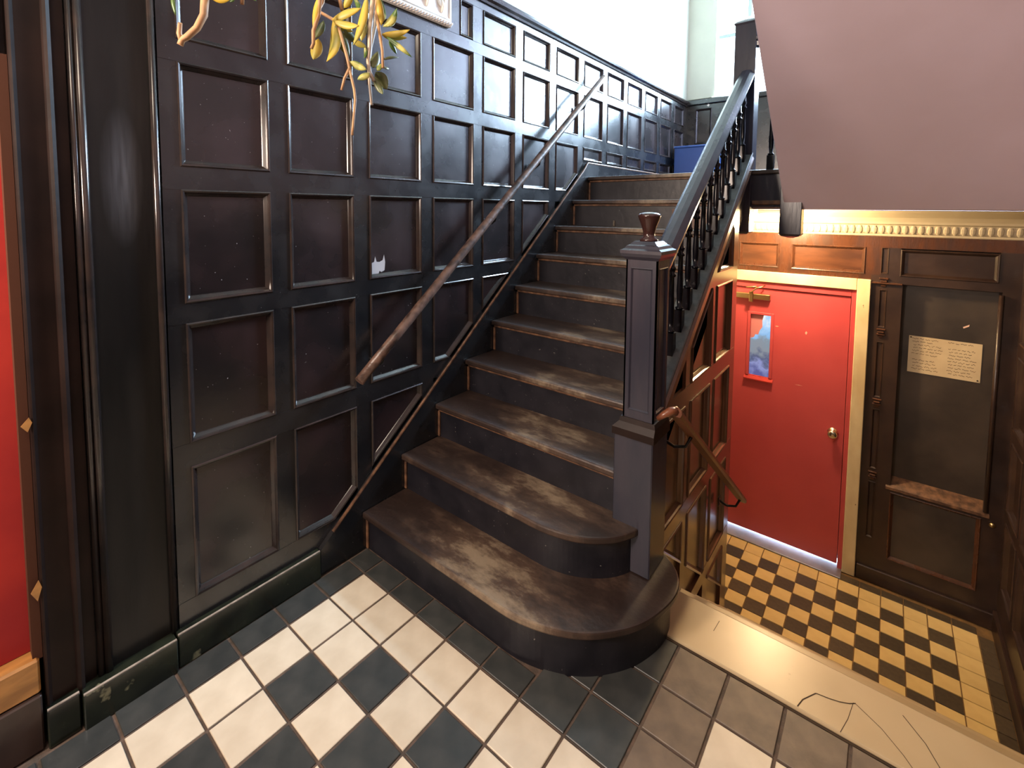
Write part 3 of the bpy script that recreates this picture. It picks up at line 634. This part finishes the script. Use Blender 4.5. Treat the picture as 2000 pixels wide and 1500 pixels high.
slab(outline(r2, -0.30, [(1.10, -0.30)]), RISE, 2 * RISE - 0.028, 'riser', M['riser'])
slab(outline(c2, -0.30, [(1.12, -0.30)]), 2 * RISE - 0.028, 2 * RISE, 'tread', M['tread'], 0.007, 2)
def bead_strip(cv, z, name):   # worn bead under the curved nosings
    ring = crom(cv); 
    return B().tube([(0.03, cv[0][1] - 0.004, z)] + [(p[0], p[1] - 0.003, z) for p in ring], 0.006, 6).make(name, M['edge'], st)
for k in range(1, 11):
    yn = Y0 + (k - 1) * RUN; z = RISE * k
    if k > 2:
        B().box(0.026, 1.058, yn + 0.028, yn + 0.052, z - RISE - 0.02, z - 0.028).make('riser', M['riser'], st)
        if k < 10:
            B().box(0.026, 1.058, yn, yn + RUN + 0.045, z - 0.028, z).make('tread', M['tread'], st, bevel=0.007, seg=2)
        B().box(0.034, 1.056, yn + 0.014, yn + 0.028, z - 0.042, z - 0.0285).make('scotia', M['edge'], st, bevel=0.004)
    B().box(0.026, 0.040, yn + 0.018, yn + 0.0275, z - RISE + .002, z - 0.043).make('corner_strip', M['edge'], st, bevel=0.002)
for s_ in st.children:
    if s_.name.startswith('tread'): pass
# landing
ld = thing('landing', (1.2, 2.3, 1.56), 'half landing at the head of the stairs with a plain dark fascia', 'landing')
B().box(0.026, XR, 1.184, 1.40, 1.772, 1.80).make('nosing_board', M['tread'], ld, bevel=0.007, seg=2)
B().box(0.026, XR, 1.40, YF - .05, 1.772, 1.80).make('floorboards', M['tread'], ld)
B().box(0.026, XR, 1.26, YF - .05, 1.562, 1.772).make('joist_deck', M['pink'], ld)
B().box(1.06, XR, 1.205, 1.26, 1.575, 1.772).make('fascia', M['newel'], ld)
B().box(1.155, 1.315, 1.190, 1.205, 1.590, 1.615).make('fascia_bead', M['edge'], ld, bevel=.004)
# two door-stop brackets standing on the eighth tread
for x in (0.345, 0.61):
    B().box(x, x + 0.012, Y0 + 8 * RUN + 0.012, Y0 + 8 * RUN + 0.026, 1.442, 1.480).add([], []).make('metal_clip', M['chrome'], st, bevel=.001)
# wall string (skirting) along the left wall
sk = [(-1.028, 0.0), (-1.028, 0.112), (-0.95, skirt(-0.95)), (1.14, skirt(1.14)), (1.19, 1.900), (3.40, 1.900), (3.40, 1.5), (1.2, 1.5), (-0.75, 0.0)]
B().prism(sk, lambda p: (0.0015, p[0], p[1]), lambda p: (0.024, p[0], p[1])).make('wall_string', M['frame'], st)
B().tube([(0.022, -0.97, skirt(-0.97) + .004), (0.022, 1.14, skirt(1.14) + .004), (0.022, 1.19, 1.905), (0.022, 3.44, 1.905)], 0.0075, 6).make('string_bead', M['edge'], st)
# outer string with capping
def sc(y): return 0.948 + 0.804 * y
ya, yb = -0.245, 1.20
def sloped(x0, x1, t0, t1, name, m, y0=ya, y1=yb, bevel=0):
    return B().prism([(y0, sc(y0) + t0), (y1, sc(y1) + t0), (y1, sc(y1) + t1), (y0, sc(y0) + t1)], lambda p: (x0, p[0], p[1]), lambda p: (x1, p[0], p[1])).make(name, m, st, bevel=bevel)
sloped(1.045, 1.152, -0.022, 0.0, 'string_cap', M['stringcap'], bevel=0.004)
sloped(1.058, 1.120, -0.36, -0.022, 'outer_string', M['newel'])
sloped(1.120, 1.160, -0.090, -0.022, 'fascia_moulding', M['side'], bevel=0.010)
sloped(1.120, 1.146, -0.112, -0.092, 'fascia_bead', M['side'], bevel=0.004)
sloped(1.118, 1.123, -0.165, -0.110, 'recess_shade_strip', M['frame'])  # black strip put in for the shade of the recess under the fascia

# ---- panelled side wall under the string ---------------------------------------
ws = thing('wall_stair', (1.13, 0.3, 0), 'varnished brown panelled wall under the staircase beside the lower flight', kind='structure')
XS = 1.135
PS = lambda u, v, h: (XS + h, u, v)
hp = [(0.804, -1, -0.948 + 0.145), (0.79, 1, -0.115), (0.79, 1, -0.115)]
hpp = [(0.804, -1, -0.948 + 0.190), (0.79, 1, 0.014)]
scols = [(-0.175, 0.125), (0.20, 0.50), (0.575, 0.875)]
srows = [(-0.86, -0.42), (-0.345, 0.12), (0.198, 0.665), (0.748, 1.161), (1.229, 1.60)]
panelling(ws, PS, scols, srows, -0.24, 0.97, -1.05, 1.75, M['side'], [M['side'], M['side']], hp=hp, hpp=hpp, k=1.15)
B().prism([(-0.24, 0.075), (0.97, -0.881), (0.97, ZL), (0.80, ZL), (-0.24, -0.20)], lambda p: (1.10, p[0], p[1]), lambda p: (1.150, p[0], p[1])).make('skirting', M['side'], ws, bevel=0.003)
B().prism([(-0.24, sc(-0.24) - .15), (0.97, sc(0.97) - .15), (0.97, ZL), (0.80, ZL), (-0.24, -0.2)], lambda p: (1.06, p[0], p[1]), lambda p: (1.112, p[0], p[1])).make('backing', M['darkw'], ws)
B().box(0.75, 1.134, 0.972, 1.0, ZL, 1.56).make('end_board', M['side'], ws)

# ================================================================== BALUSTRADE
bs = thing('balustrade', (1.11, -0.3, 0.18), 'dark stair balustrade with square newel post, urn finial and turned balusters', 'balustrade')
b = B(); b.box(1.035, 1.187, -0.390, -0.238, 0.1805, 0.715)
nw = b.make('newel_post', M['newel'], bs, bevel=0.004)
def subn(b_, name, m, parent, bevel=0, seg=1, **kw):
    o = b_.make(name, m, bevel=bevel, seg=seg, **kw); o.parent = parent; o.matrix_parent_inverse = Matrix.Identity(4); return o
NX, NY = 1.122, -0.314
def sq(hw, z, cx=NX, cy=NY): return [(cx - hw, cy - hw, z), (cx + hw, cy - hw, z), (cx + hw, cy + hw, z), (cx - hw, cy + hw, z)]
lowr = lambda z, i: [(1.035 + i, -0.39 + i, z), (1.187 - i, -0.39 + i, z), (1.187 - i, -0.238 - i, z), (1.035 + i, -0.238 - i, z)]
subn(B().loft([lowr(0.700, -0.006), lowr(0.728, -0.006), sq(0.070, 0.752), sq(0.066, 0.770)]), 'newel_base_moulding', M['casing'], nw)
HW = 0.060
subn(B().box(NX - HW + .006, NX + HW - .006, NY - HW + .006, NY + HW - .006, 0.715, 1.372), 'newel_shaft', M['newel'], nw)
for fn in (lambda u, v, h: (NX + u, NY - HW - h, v), lambda u, v, h: (NX + HW + h, NY + u, v), lambda u, v, h: (NX - HW - h, NY + u, v)):
    for r_ in (rect(-HW, -0.042, .770, 1.370), rect(0.042, HW, .770, 1.370), rect(-.042, .042, .770, .800), rect(-.042, .042, 1.34, 1.370)):
        o = piece(bs, r_, fn, M['newel'], 'newel_frame', h0=-0.006, h1=0); 
    o = panel(bs, rect(-0.042, 0.042, 0.800, 1.34), fn, [M['newel'], M['newel']], prof=[(0, -0.006), (0, 0), (0.003, 0.001), (0.006, -0.003), (0.008, -0.0055), (0.009, -0.0055)])
subn(B().loft([sq(0.060, 1.368), sq(0.072, 1.380), sq(0.078, 1.392), sq(0.078, 1.404), sq(0.066, 1.410), sq(0.060, 1.420), sq(0.052, 1.424), sq(0.040, 1.436)]), 'newel_cap', M['newel'], nw)
subn(B().lathe(NX, NY, [(0.0, 1.434), (0.034, 1.436), (0.032, 1.444), (0.022, 1.452), (0.0205, 1.462), (0.023, 1.475), (0.029, 1.495), (0.037, 1.515), (0.041, 1.528), (0.041, 1.533), (0.034, 1.539), (0.018, 1.543), (0.0, 1.544)], 20), 'finial', mat('varnished_finial_wood', (0.035, 0.014, 0.012), 0.2, coat=0.4), nw)
# upper newel and the pendant posts below the landing
def post(x0, x1, y0, y1, ztop, zbot, nm, parent=bs):
    o = B().box(x0, x1, y0, y1, zbot + 0.02, ztop - 0.02).make(nm, M['newel'], parent, bevel=0.003)
    cx, cy, h = (x0 + x1) / 2, (y0 + y1) / 2, (x1 - x0) / 2
    subn(B().loft([sq(h, zbot + 0.022, cx, cy), sq(h * .8, zbot + 0.01, cx, cy), sq(h * .25, zbot, cx, cy)]), 'pendant_tip', M['newel'], o)
    subn(B().loft([sq(h, ztop - 0.022, cx, cy), sq(h + 0.006, ztop - 0.012, cx, cy), sq(h * .9, ztop, cx, cy), sq(h * .3, ztop + 0.02, cx, cy)]), 'post_cap', M['newel'], o)
post(1.030, 1.150, 1.175, 1.295, 2.70, 1.400, 'upper_newel_post')
post(1.315, 1.425, 1.150, 1.255, 2.0, 1.395, 'pendant_post')
# handrail
def rl(y): return 1.478 + 0.786 * y
hprof = [(-0.030, -0.078), (0.030, -0.078), (0.034, -0.055), (0.043, -0.045), (0.045, -0.028), (0.034, -0.014), (0.024, -0.002), (0.0, 0.002), (-0.024, -0.002), (-0.034, -0.014), (-0.045, -0.028), (-0.043, -0.045), (-0.034, -0.055)]
B().sweep(hprof, (1.103, -0.255, rl(-0.255)), (1.103, 1.18, rl(1.18)), (1, 0, 0)).make('handrail', M['newel'], bs)
B().loft([[(1.148 if s_ else 1.317, 1.215 + a, 2.62 + c) for a, c in hprof] for s_ in (1, 0)]).make('landing_rail', M['newel'], bs)
# turned balusters, cut to the rake
def baluster(x, y, z0, z1):
    H = z1 - z0; r = 0.0185
    b = B()
    b.loft([[(x + sx * r, y + sy * r, z + (sy * r * 0.804 if z == z0 else 0)) for sx, sy in ((-1, -1), (1, -1), (1, 1), (-1, 1))] for z in (z0, z0 + 0.085)])
    o = b.make('baluster', M['baluster'], bs)
    q = z0 + 0.085
    pr = [(0.012, q), (0.018, q + 0.004), (0.018, q + 0.010), (0.010, q + 0.014), (0.013, q + 0.05), (0.0145, q + 0.09), (0.012, q + 0.15), (0.010, z1 - 0.135), (0.017, z1 - 0.130), (0.017, z1 - 0.122), (0.010, z1 - 0.116), (0.016, z1 - 0.100), (0.016, z1 - 0.092), (0.011, z1 - 0.086), (0.011, z1)]
    subn(B().lathe(x, y, pr, 10), 'turned_shaft', M['baluster'], o)
for k in range(12):
    y = -0.008 + 0.1035 * k
    baluster(1.105, y, sc(y) - 0.001, rl(y) - 0.072)
baluster(1.245, 1.215, 1.80, 2.548)

# ---- upper flight over the right side -----------------------------------------
up = thing('upper_staircase', (1.9, 0, 1.56), 'pinkish plaster sloping underside of the upper flight at the right', 'staircase')
def so(y): return 1.56 + 0.84 * (1.2 - y)
B().prism([(1.2, so(1.2)), (-2.3, so(-2.3)), (-2.3, so(-2.3) + 0.10), (1.2, so(1.2) + 0.22)], lambda p: (1.333, p[0], p[1]), lambda p: (XR, p[0], p[1])).make('soffit', M['pink'], up, bevel=0.004)
B().prism([(1.15, so(1.15) + .23), (-2.3, so(-2.3) + .12), (-2.3, so(-2.3) + 0.20), (1.15, so(1.15) + 0.50)], lambda p: (1.345, p[0], p[1]), lambda p: (1.385, p[0], p[1])).make('outer_string', M['newel'], up)
for k in range(1, 13):
    yy = 1.15 - (k - 1) * 0.2235
    B().box(1.385, XR, yy - 0.2235, yy + 0.02, LZ + 0.18 * k - 0.03, LZ + 0.18 * k).make('tread', M['tread'], up)
    B().box(1.385, XR, yy - 0.02, yy, LZ + 0.18 * (k - 1), LZ + 0.18 * k - 0.03).make('riser', M['riser'], up)

# ================================================================== HANDRAILS
h1 = thing('wall_handrail', (0.08, 0.2, 1.7), 'long worn round wooden handrail bracketed to the left panelled wall', 'handrail')
p0, p1 = Vector((0.085, -0.873, 0.81)), Vector((0.085, 1.297, 2.552))
pts = [p0.lerp(p1, k / 10) for k in range(11)]
B().tube(pts, 0.0225, 12).make('rail', M['rail'], h1)
for t in (0.06, 0.42, 0.62, 0.88):
    c = p0.lerp(p1, t)
    B().tube([(0.0, c.y, c.z - 0.07), (0.045, c.y, c.z - 0.075), (0.075, c.y, c.z - 0.055), (0.085, c.y, c.z - 0.02)], 0.0055, 6).make('bracket', M['iron'], h1)
    B().box(-0.001, 0.004, c.y - .016, c.y + .016, c.z - .095, c.z - .045).make('bracket_plate', M['iron'], h1, bevel=0.003)
h2 = thing('lower_handrail', (1.25, 0.3, 0.4), 'short orange-brown handrail sloping down the varnished side panelling', 'handrail')
q0, q1 = Vector((1.245, -0.33, 0.832)), Vector((1.245, 0.82, -0.057))
pr2 = [(-0.018, -0.030), (0.018, -0.030), (0.024, -0.018), (0.022, -0.002), (0.010, 0.006), (-0.010, 0.006), (-0.022, -0.002), (-0.024, -0.018)]
B().sweep(pr2, q0, q1, (1, 0, 0)).make('rail', M['rail2'], h2)
B().tube([q0 + Vector((0, 0.01, -0.012)), q0 + Vector((-0.01, -0.02, -0.006)), q0 + Vector((-0.03, -0.035, -0.02)), q0 + Vector((-0.05, -0.035, -0.04))], [0.017, 0.015, 0.012, 0.009], 8).make('rail_return', M['rail2'], h2)
for t in (0.17, 0.955):
    c = q0.lerp(q1, t)
    B().tube([(1.137, c.y, c.z - 0.075), (1.18, c.y, c.z - 0.090), (1.225, c.y, c.z - 0.075), (1.245, c.y, c.z - 0.028)], 0.0065, 6).make('bracket', M['iron'], h2)
    B().box(1.135, 1.142, c.y - .018, c.y + .018, c.z - .105, c.z - .050).make('bracket_plate', M['iron'], h2, bevel=0.003)

# ================================================================== LAMP under landing
lp = thing('ceiling_lamp', (1.23, 1.7, 1.56), 'small glowing strip lamp fixed under the landing above the red door', 'lamp')
B().box(1.10, 1.36, 1.66, 1.76, 1.535, 1.561).make('housing', M['winwood'], lp, bevel=0.004)
B().box(1.11, 1.35, 1.67, 1.75, 1.512, 1.534).make('diffuser', M['lampglow'], lp, bevel=0.006)

# ================================================================== PLAQUE
pq = thing('relief_plaque', (0.0, -0.5, 2.5), 'white plaster relief plaque with rope border high on the dark panelling', 'plaque')
Y1, YL, Z0, Z1 = -0.252, -0.86, 2.482, 2.80
B().box(0.001, 0.022, YL, Y1, Z0, Z1).make('slab', M['plaque'], pq, bevel=0.003)
b = B(); k = 0
L_ = Y1 - YL; nn = int(L_ / 0.018)
for i in range(nn):
    y = YL + (i + 0.5) * L_ / nn
    b.tube([(0.020, y - 0.012, Z0 + 0.003), (0.030, y, Z0 + 0.011), (0.022, y + 0.012, Z0 + 0.020)], [0.004, 0.0075, 0.004], 6)
b.make('rope_border', M['plaque'], pq)
b = B()
b.tube([(0.024, YL + .03, Z0 + 0.034), (0.024, Y1 - 0.018, Z0 + 0.034), (0.024, Y1 - 0.018, Z1 - .02)], 0.004, 6)
b.make('inner_fillet', M['plaque'], pq)
for c in range(6):
    cy = Y1 - 0.075 - c * 0.10; b = B()
    for s_ in (1, -1):
        pts = []
        for a in range(15):
            t = a / 14; ang = s_ * (0.3 + t * 4.2) ; rr_ = 0.042 * (1 - 0.72 * t)
            pts.append((0.024 + 0.003 * math.sin(t * 3), cy + s_ * 0.012 + rr_ * math.cos(ang + PI / 2) * 1.0, Z0 + 0.110 + rr_ * math.sin(ang + PI / 2) * 1.3))
        b.tube(pts, [0.007 * (1 - 0.5 * q / 14) for q in range(15)], 6)
    b.tube([(0.024, cy, Z0 + 0.05), (0.03, cy + 0.006, Z0 + 0.08), (0.024, cy, Z0 + 0.125)], [0.004, 0.010, 0.003], 6)
    b.make('scroll', M['plaque'], pq)

# ================================================================== CABINET on the landing
cb = thing('cabinet', (0.2, 3.2, 1.8), 'low dark box-shaped cabinet, blue flare put into its colour, standing on the landing near the far corner', 'cabinet')
B().box(0.05, 0.44, 2.95, 3.30, 1.82, 2.19).make('body', M['cabinet'], cb, bevel=0.004)
B().box(0.045, 0.445, 2.945, 3.305, 2.19, 2.21).make('top', M['cabinet'], cb, bevel=0.004)
B().box(0.06, 0.43, 2.96, 3.29, 1.80, 1.82).make('plinth', M['cabinet'], cb)

# ================================================================== HANGING PLANT
Cc = Vector((1.8194, -2.041, 1.5507))
def at(u, v, d):   # world point seen at (u,v) of the photograph, d metres in front of the lens
    return Cc + (right * ((u - 982.51) / 931.75) + down * ((v - 469.92) / 931.75) + fwd) * d
pl = thing('hanging_plant', tuple(at(640, -330, 1.12)), 'yellow-green leafy vine trailing from above into the upper left', 'plant')
hub = at(640, -260, 1.12)
def stem(pts, r, m='stem'):
    P_ = [at(*p) for p in pts]
    return B().tube(P_, [r * (1 - 0.35 * i / (len(P_) - 1)) for i in range(len(P_))], 7).make('stem', M[m], pl)
stem([(640, -300, 1.12), (480, -140, 1.05), (395, -60, 0.98), (400, 0, 0.95), (398, 30, 0.94), (385, 55, 0.94), (366, 72, 0.94), (356, 78, 0.94), (352, 88, 0.94)], 0.009)
stem([(356, 80, 0.94), (350, 65, 0.94), (352, 45, 0.93)], 0.006)
stem([(640, -300, 1.12), (560, -120, 1.05), (474, -30, 1.0), (473, 8, 1.0)], 0.006)
stem([(650, -300, 1.12), (632, -90, 1.08), (624, 5, 1.05), (622, 30, 1.05), (612, 60, 1.05), (612, 85, 1.05), (608, 95, 1.05)], 0.0055)
stem([(660, -300, 1.12), (640, -60, 1.1), (630, 5, 1.1), (622, 22, 1.1), (650, 38, 1.09), (660, 48, 1.08), (672, 90, 1.08), (678, 112, 1.08), (684, 140, 1.08), (692, 175, 1.08), (694, 195, 1.08), (690, 240, 1.08), (688, 264, 1.08)], 0.0042)
stem([(690, -300, 1.14), (735, -100, 1.12), (728, 0, 1.1), (722, 60, 1.1), (722, 95, 1.1), (719, 120, 1.1), (722, 140, 1.1), (730, 158, 1.1)], 0.0062, 'stemg')
stem([(700, -300, 1.15), (742, -100, 1.14), (737, 0, 1.13), (733, 50, 1.13), (724, 92, 1.12), (720, 130, 1.12), (722, 165, 1.12), (726, 205, 1.12)], 0.0050, 'stemg')
stem([(700, -300, 1.12), (738, -60, 1.1), (735, 25, 1.1), (742, 68, 1.1), (747, 100, 1.1), (748, 133, 1.1)], 0.0048)
stem([(683, 134, 1.08), (673, 153, 1.08), (667, 176, 1.08)], 0.004)
stem([(690, -300, 1.1), (664, -60, 1.08), (664, 0, 1.08), (668, 20, 1.08)], 0.006)
def leaf_obj(a, tip, wpx, m, curl=0.15, roll=0.0):
    """pointed elliptical leaf from base a to tip (u,v,d), real depth and cupping"""
    A, T_ = at(*a), at(*tip); ax = T_ - A; Ln = ax.length; ax.normalize()
    sd = ax.cross(fwd).normalized(); sd = (Matrix.Rotation(roll, 3, ax) @ sd); nn_ = sd.cross(ax)
    W = wpx / 931.75 * a[2] / 2; N = 8; vs1 = []; fs = []
    for i in range(N + 1):
        t = i / N; wv = W * (math.sin(PI * min(t ** 0.85, 1)) ** 0.75) if 0 < t < 1 else W * 0.05
        c = A + ax * (Ln * t) + nn_ * (curl * Ln * math.sin(PI * t) * 0.6)
        for s_ in (-1, -0.5, 0, 0.5, 1):
            vs1.append(c + sd * (wv * s_) + nn_ * (abs(s_) * wv * 0.45))
    n0 = len(vs1); vs2 = [v + nn_ * 0.0009 for v in vs1]
    for i in range(N):
        for j in range(4):
            q = i * 5 + j; fs.append((q, q + 1, q + 6, q + 5)); fs.append((n0 + q, n0 + q + 5, n0 + q + 6, n0 + q + 1))
    for i in range(N):
        for j in (0, 4):
            q = i * 5 + j; fs.append((q, q + 5, n0 + q + 5, n0 + q) if j == 0 else (q, n0 + q, n0 + q + 5, q + 5))
    for j in range(4):
        for i in (0, N): q = i * 5 + j; fs.append((q, n0 + q, n0 + q + 1, q + 1))
    return B().add(vs1 + vs2, fs, 0, True).make('leaf', M[m], pl)
LV = [((650, 40, 1.08), (638, 120, 1.05), 24, 'leaf_y'), ((632, 40, 1.08), (615, 75, 1.06), 15, 'leaf_d'), ((622, 75, 1.07), (612, 116, 1.06), 22, 'leaf_y'),
      ((648, 38, 1.08), (705, 16, 1.06), 20, 'leaf_y'), ((650, 40, 1.07), (700, 50, 1.05), 16, 'leaf_y'), ((652, 44, 1.08), (690, 62, 1.10), 14, 'leaf_y'),
      ((655, 50, 1.08), (682, 112, 1.10), 22, 'leaf_d'), ((660, 50, 1.09), (676, 108, 1.11), 14, 'leaf_d'), ((672, 58, 1.09), (700, 85, 1.12), 16, 'leaf_d'),
      ((716, -10, 1.05), (690, 88, 1.04), 18, 'leaf_y'), ((625, -12, 1.05), (612, 60, 1.05), 13, 'leaf_y'), ((690, 80, 1.07), (716, 92, 1.08), 12, 'leaf_y'),
      ((712, 40, 1.09), (706, 80, 1.09), 16, 'leaf_g'), ((712, 90, 1.09), (711, 114, 1.09), 8, 'leaf_g'),
      ((682, 120, 1.08), (716, 136, 1.08), 15, 'leaf_g'), ((722, 142, 1.09), (698, 155, 1.08), 16, 'leaf_g'), ((728, 132, 1.1), (738, 100, 1.12), 18, 'leaf_d'),
      ((734, 140, 1.1), (756, 175, 1.12), 24, 'leaf_d'), ((730, 150, 1.1), (748, 184, 1.1), 14, 'leaf_d'), ((748, 116, 1.1), (779, 112, 1.13), 7, 'leaf_d'), ((736, 138, 1.1), (744, 124, 1.1), 12, 'leaf_g'),
      ((750, 132, 1.1), (760, 134, 1.12), 7, 'leaf_d'),
      ((746, 66, 1.1), (800, 58, 1.10), 14, 'leaf_y'), ((746, 68, 1.1), (795, 74, 1.12), 14, 'leaf_y'), ((755, 72, 1.1), (805, 112, 1.10), 10, 'leaf_g'), ((760, 78, 1.1), (775, 106, 1.12), 9, 'leaf_g'),
      ((748, 52, 1.1), (775, 16, 1.10), 18, 'leaf_g'), ((745, 50, 1.1), (738, -12, 1.08), 14, 'leaf_y'), ((750, 40, 1.1), (740, -14, 1.12), 12, 'leaf_g'), ((758, 52, 1.1), (772, 34, 1.13), 12, 'leaf_g'),
      ((672, 16, 1.07), (690, -14, 1.05), 14, 'leaf_y'), ((700, 18, 1.1), (688, -10, 1.12), 10, 'leaf_g'),
      ((343, 30, 0.93), (338, -25, 0.93), 9, 'leaf_g'), ((410, -6, 0.95), (450, -2, 0.95), 18, 'leaf_y'), ((455, -8, 0.97), (448, 4, 0.97), 8, 'leaf_g'),
      ((480, -20, 1.0), (500, 2, 1.0), 10, 'leaf_g'), ((640, 0, 1.1), (660, -40, 1.1), 14, 'leaf_g'), ((700, -20, 1.1), (720, -80, 1.1), 20, 'leaf_g'), ((600, -60, 1.1), (560, -100, 1.1), 20, 'leaf_y')]
for i, (a, t_, w_, m_) in enumerate(LV): leaf_obj(a, t_, w_, m_, curl=random.uniform(-0.2, 0.25), roll=random.uniform(-0.35, 0.35))
hx, hy, hz = hub
b = B().lathe(hx, hy, [(0.0, hz + 0.02), (0.07, hz + 0.02), (0.10, hz + 0.06), (0.12, hz + 0.14), (0.125, hz + 0.16), (0.11, hz + 0.16), (0.10, hz + 0.13), (0.0, hz + 0.12)], 20)
b.make('basket', M['wicker'], pl)
for a in range(3):
    an = a * 2 * PI / 3
    B().tube([(hx + .115 * math.cos(an), hy + .115 * math.sin(an), hz + 0.15), (hx, hy, hz + 0.6), (hx, hy, 4.6)], 0.002, 5).make('chain', M['iron'], pl)
for k, m_ in enumerate(('leaf_y', 'leaf_g', 'leaf_g')):
    B().tube([hub + Vector((0, 0, 0.10)), hub + Vector((0.12 * math.cos(k * 2), 0.12 * math.sin(k * 2), 0.19)), hub + Vector((0.15 * math.cos(k * 2), 0.15 * math.sin(k * 2), 0.05))], 0.005, 6).make('stem', M['stem'], pl)
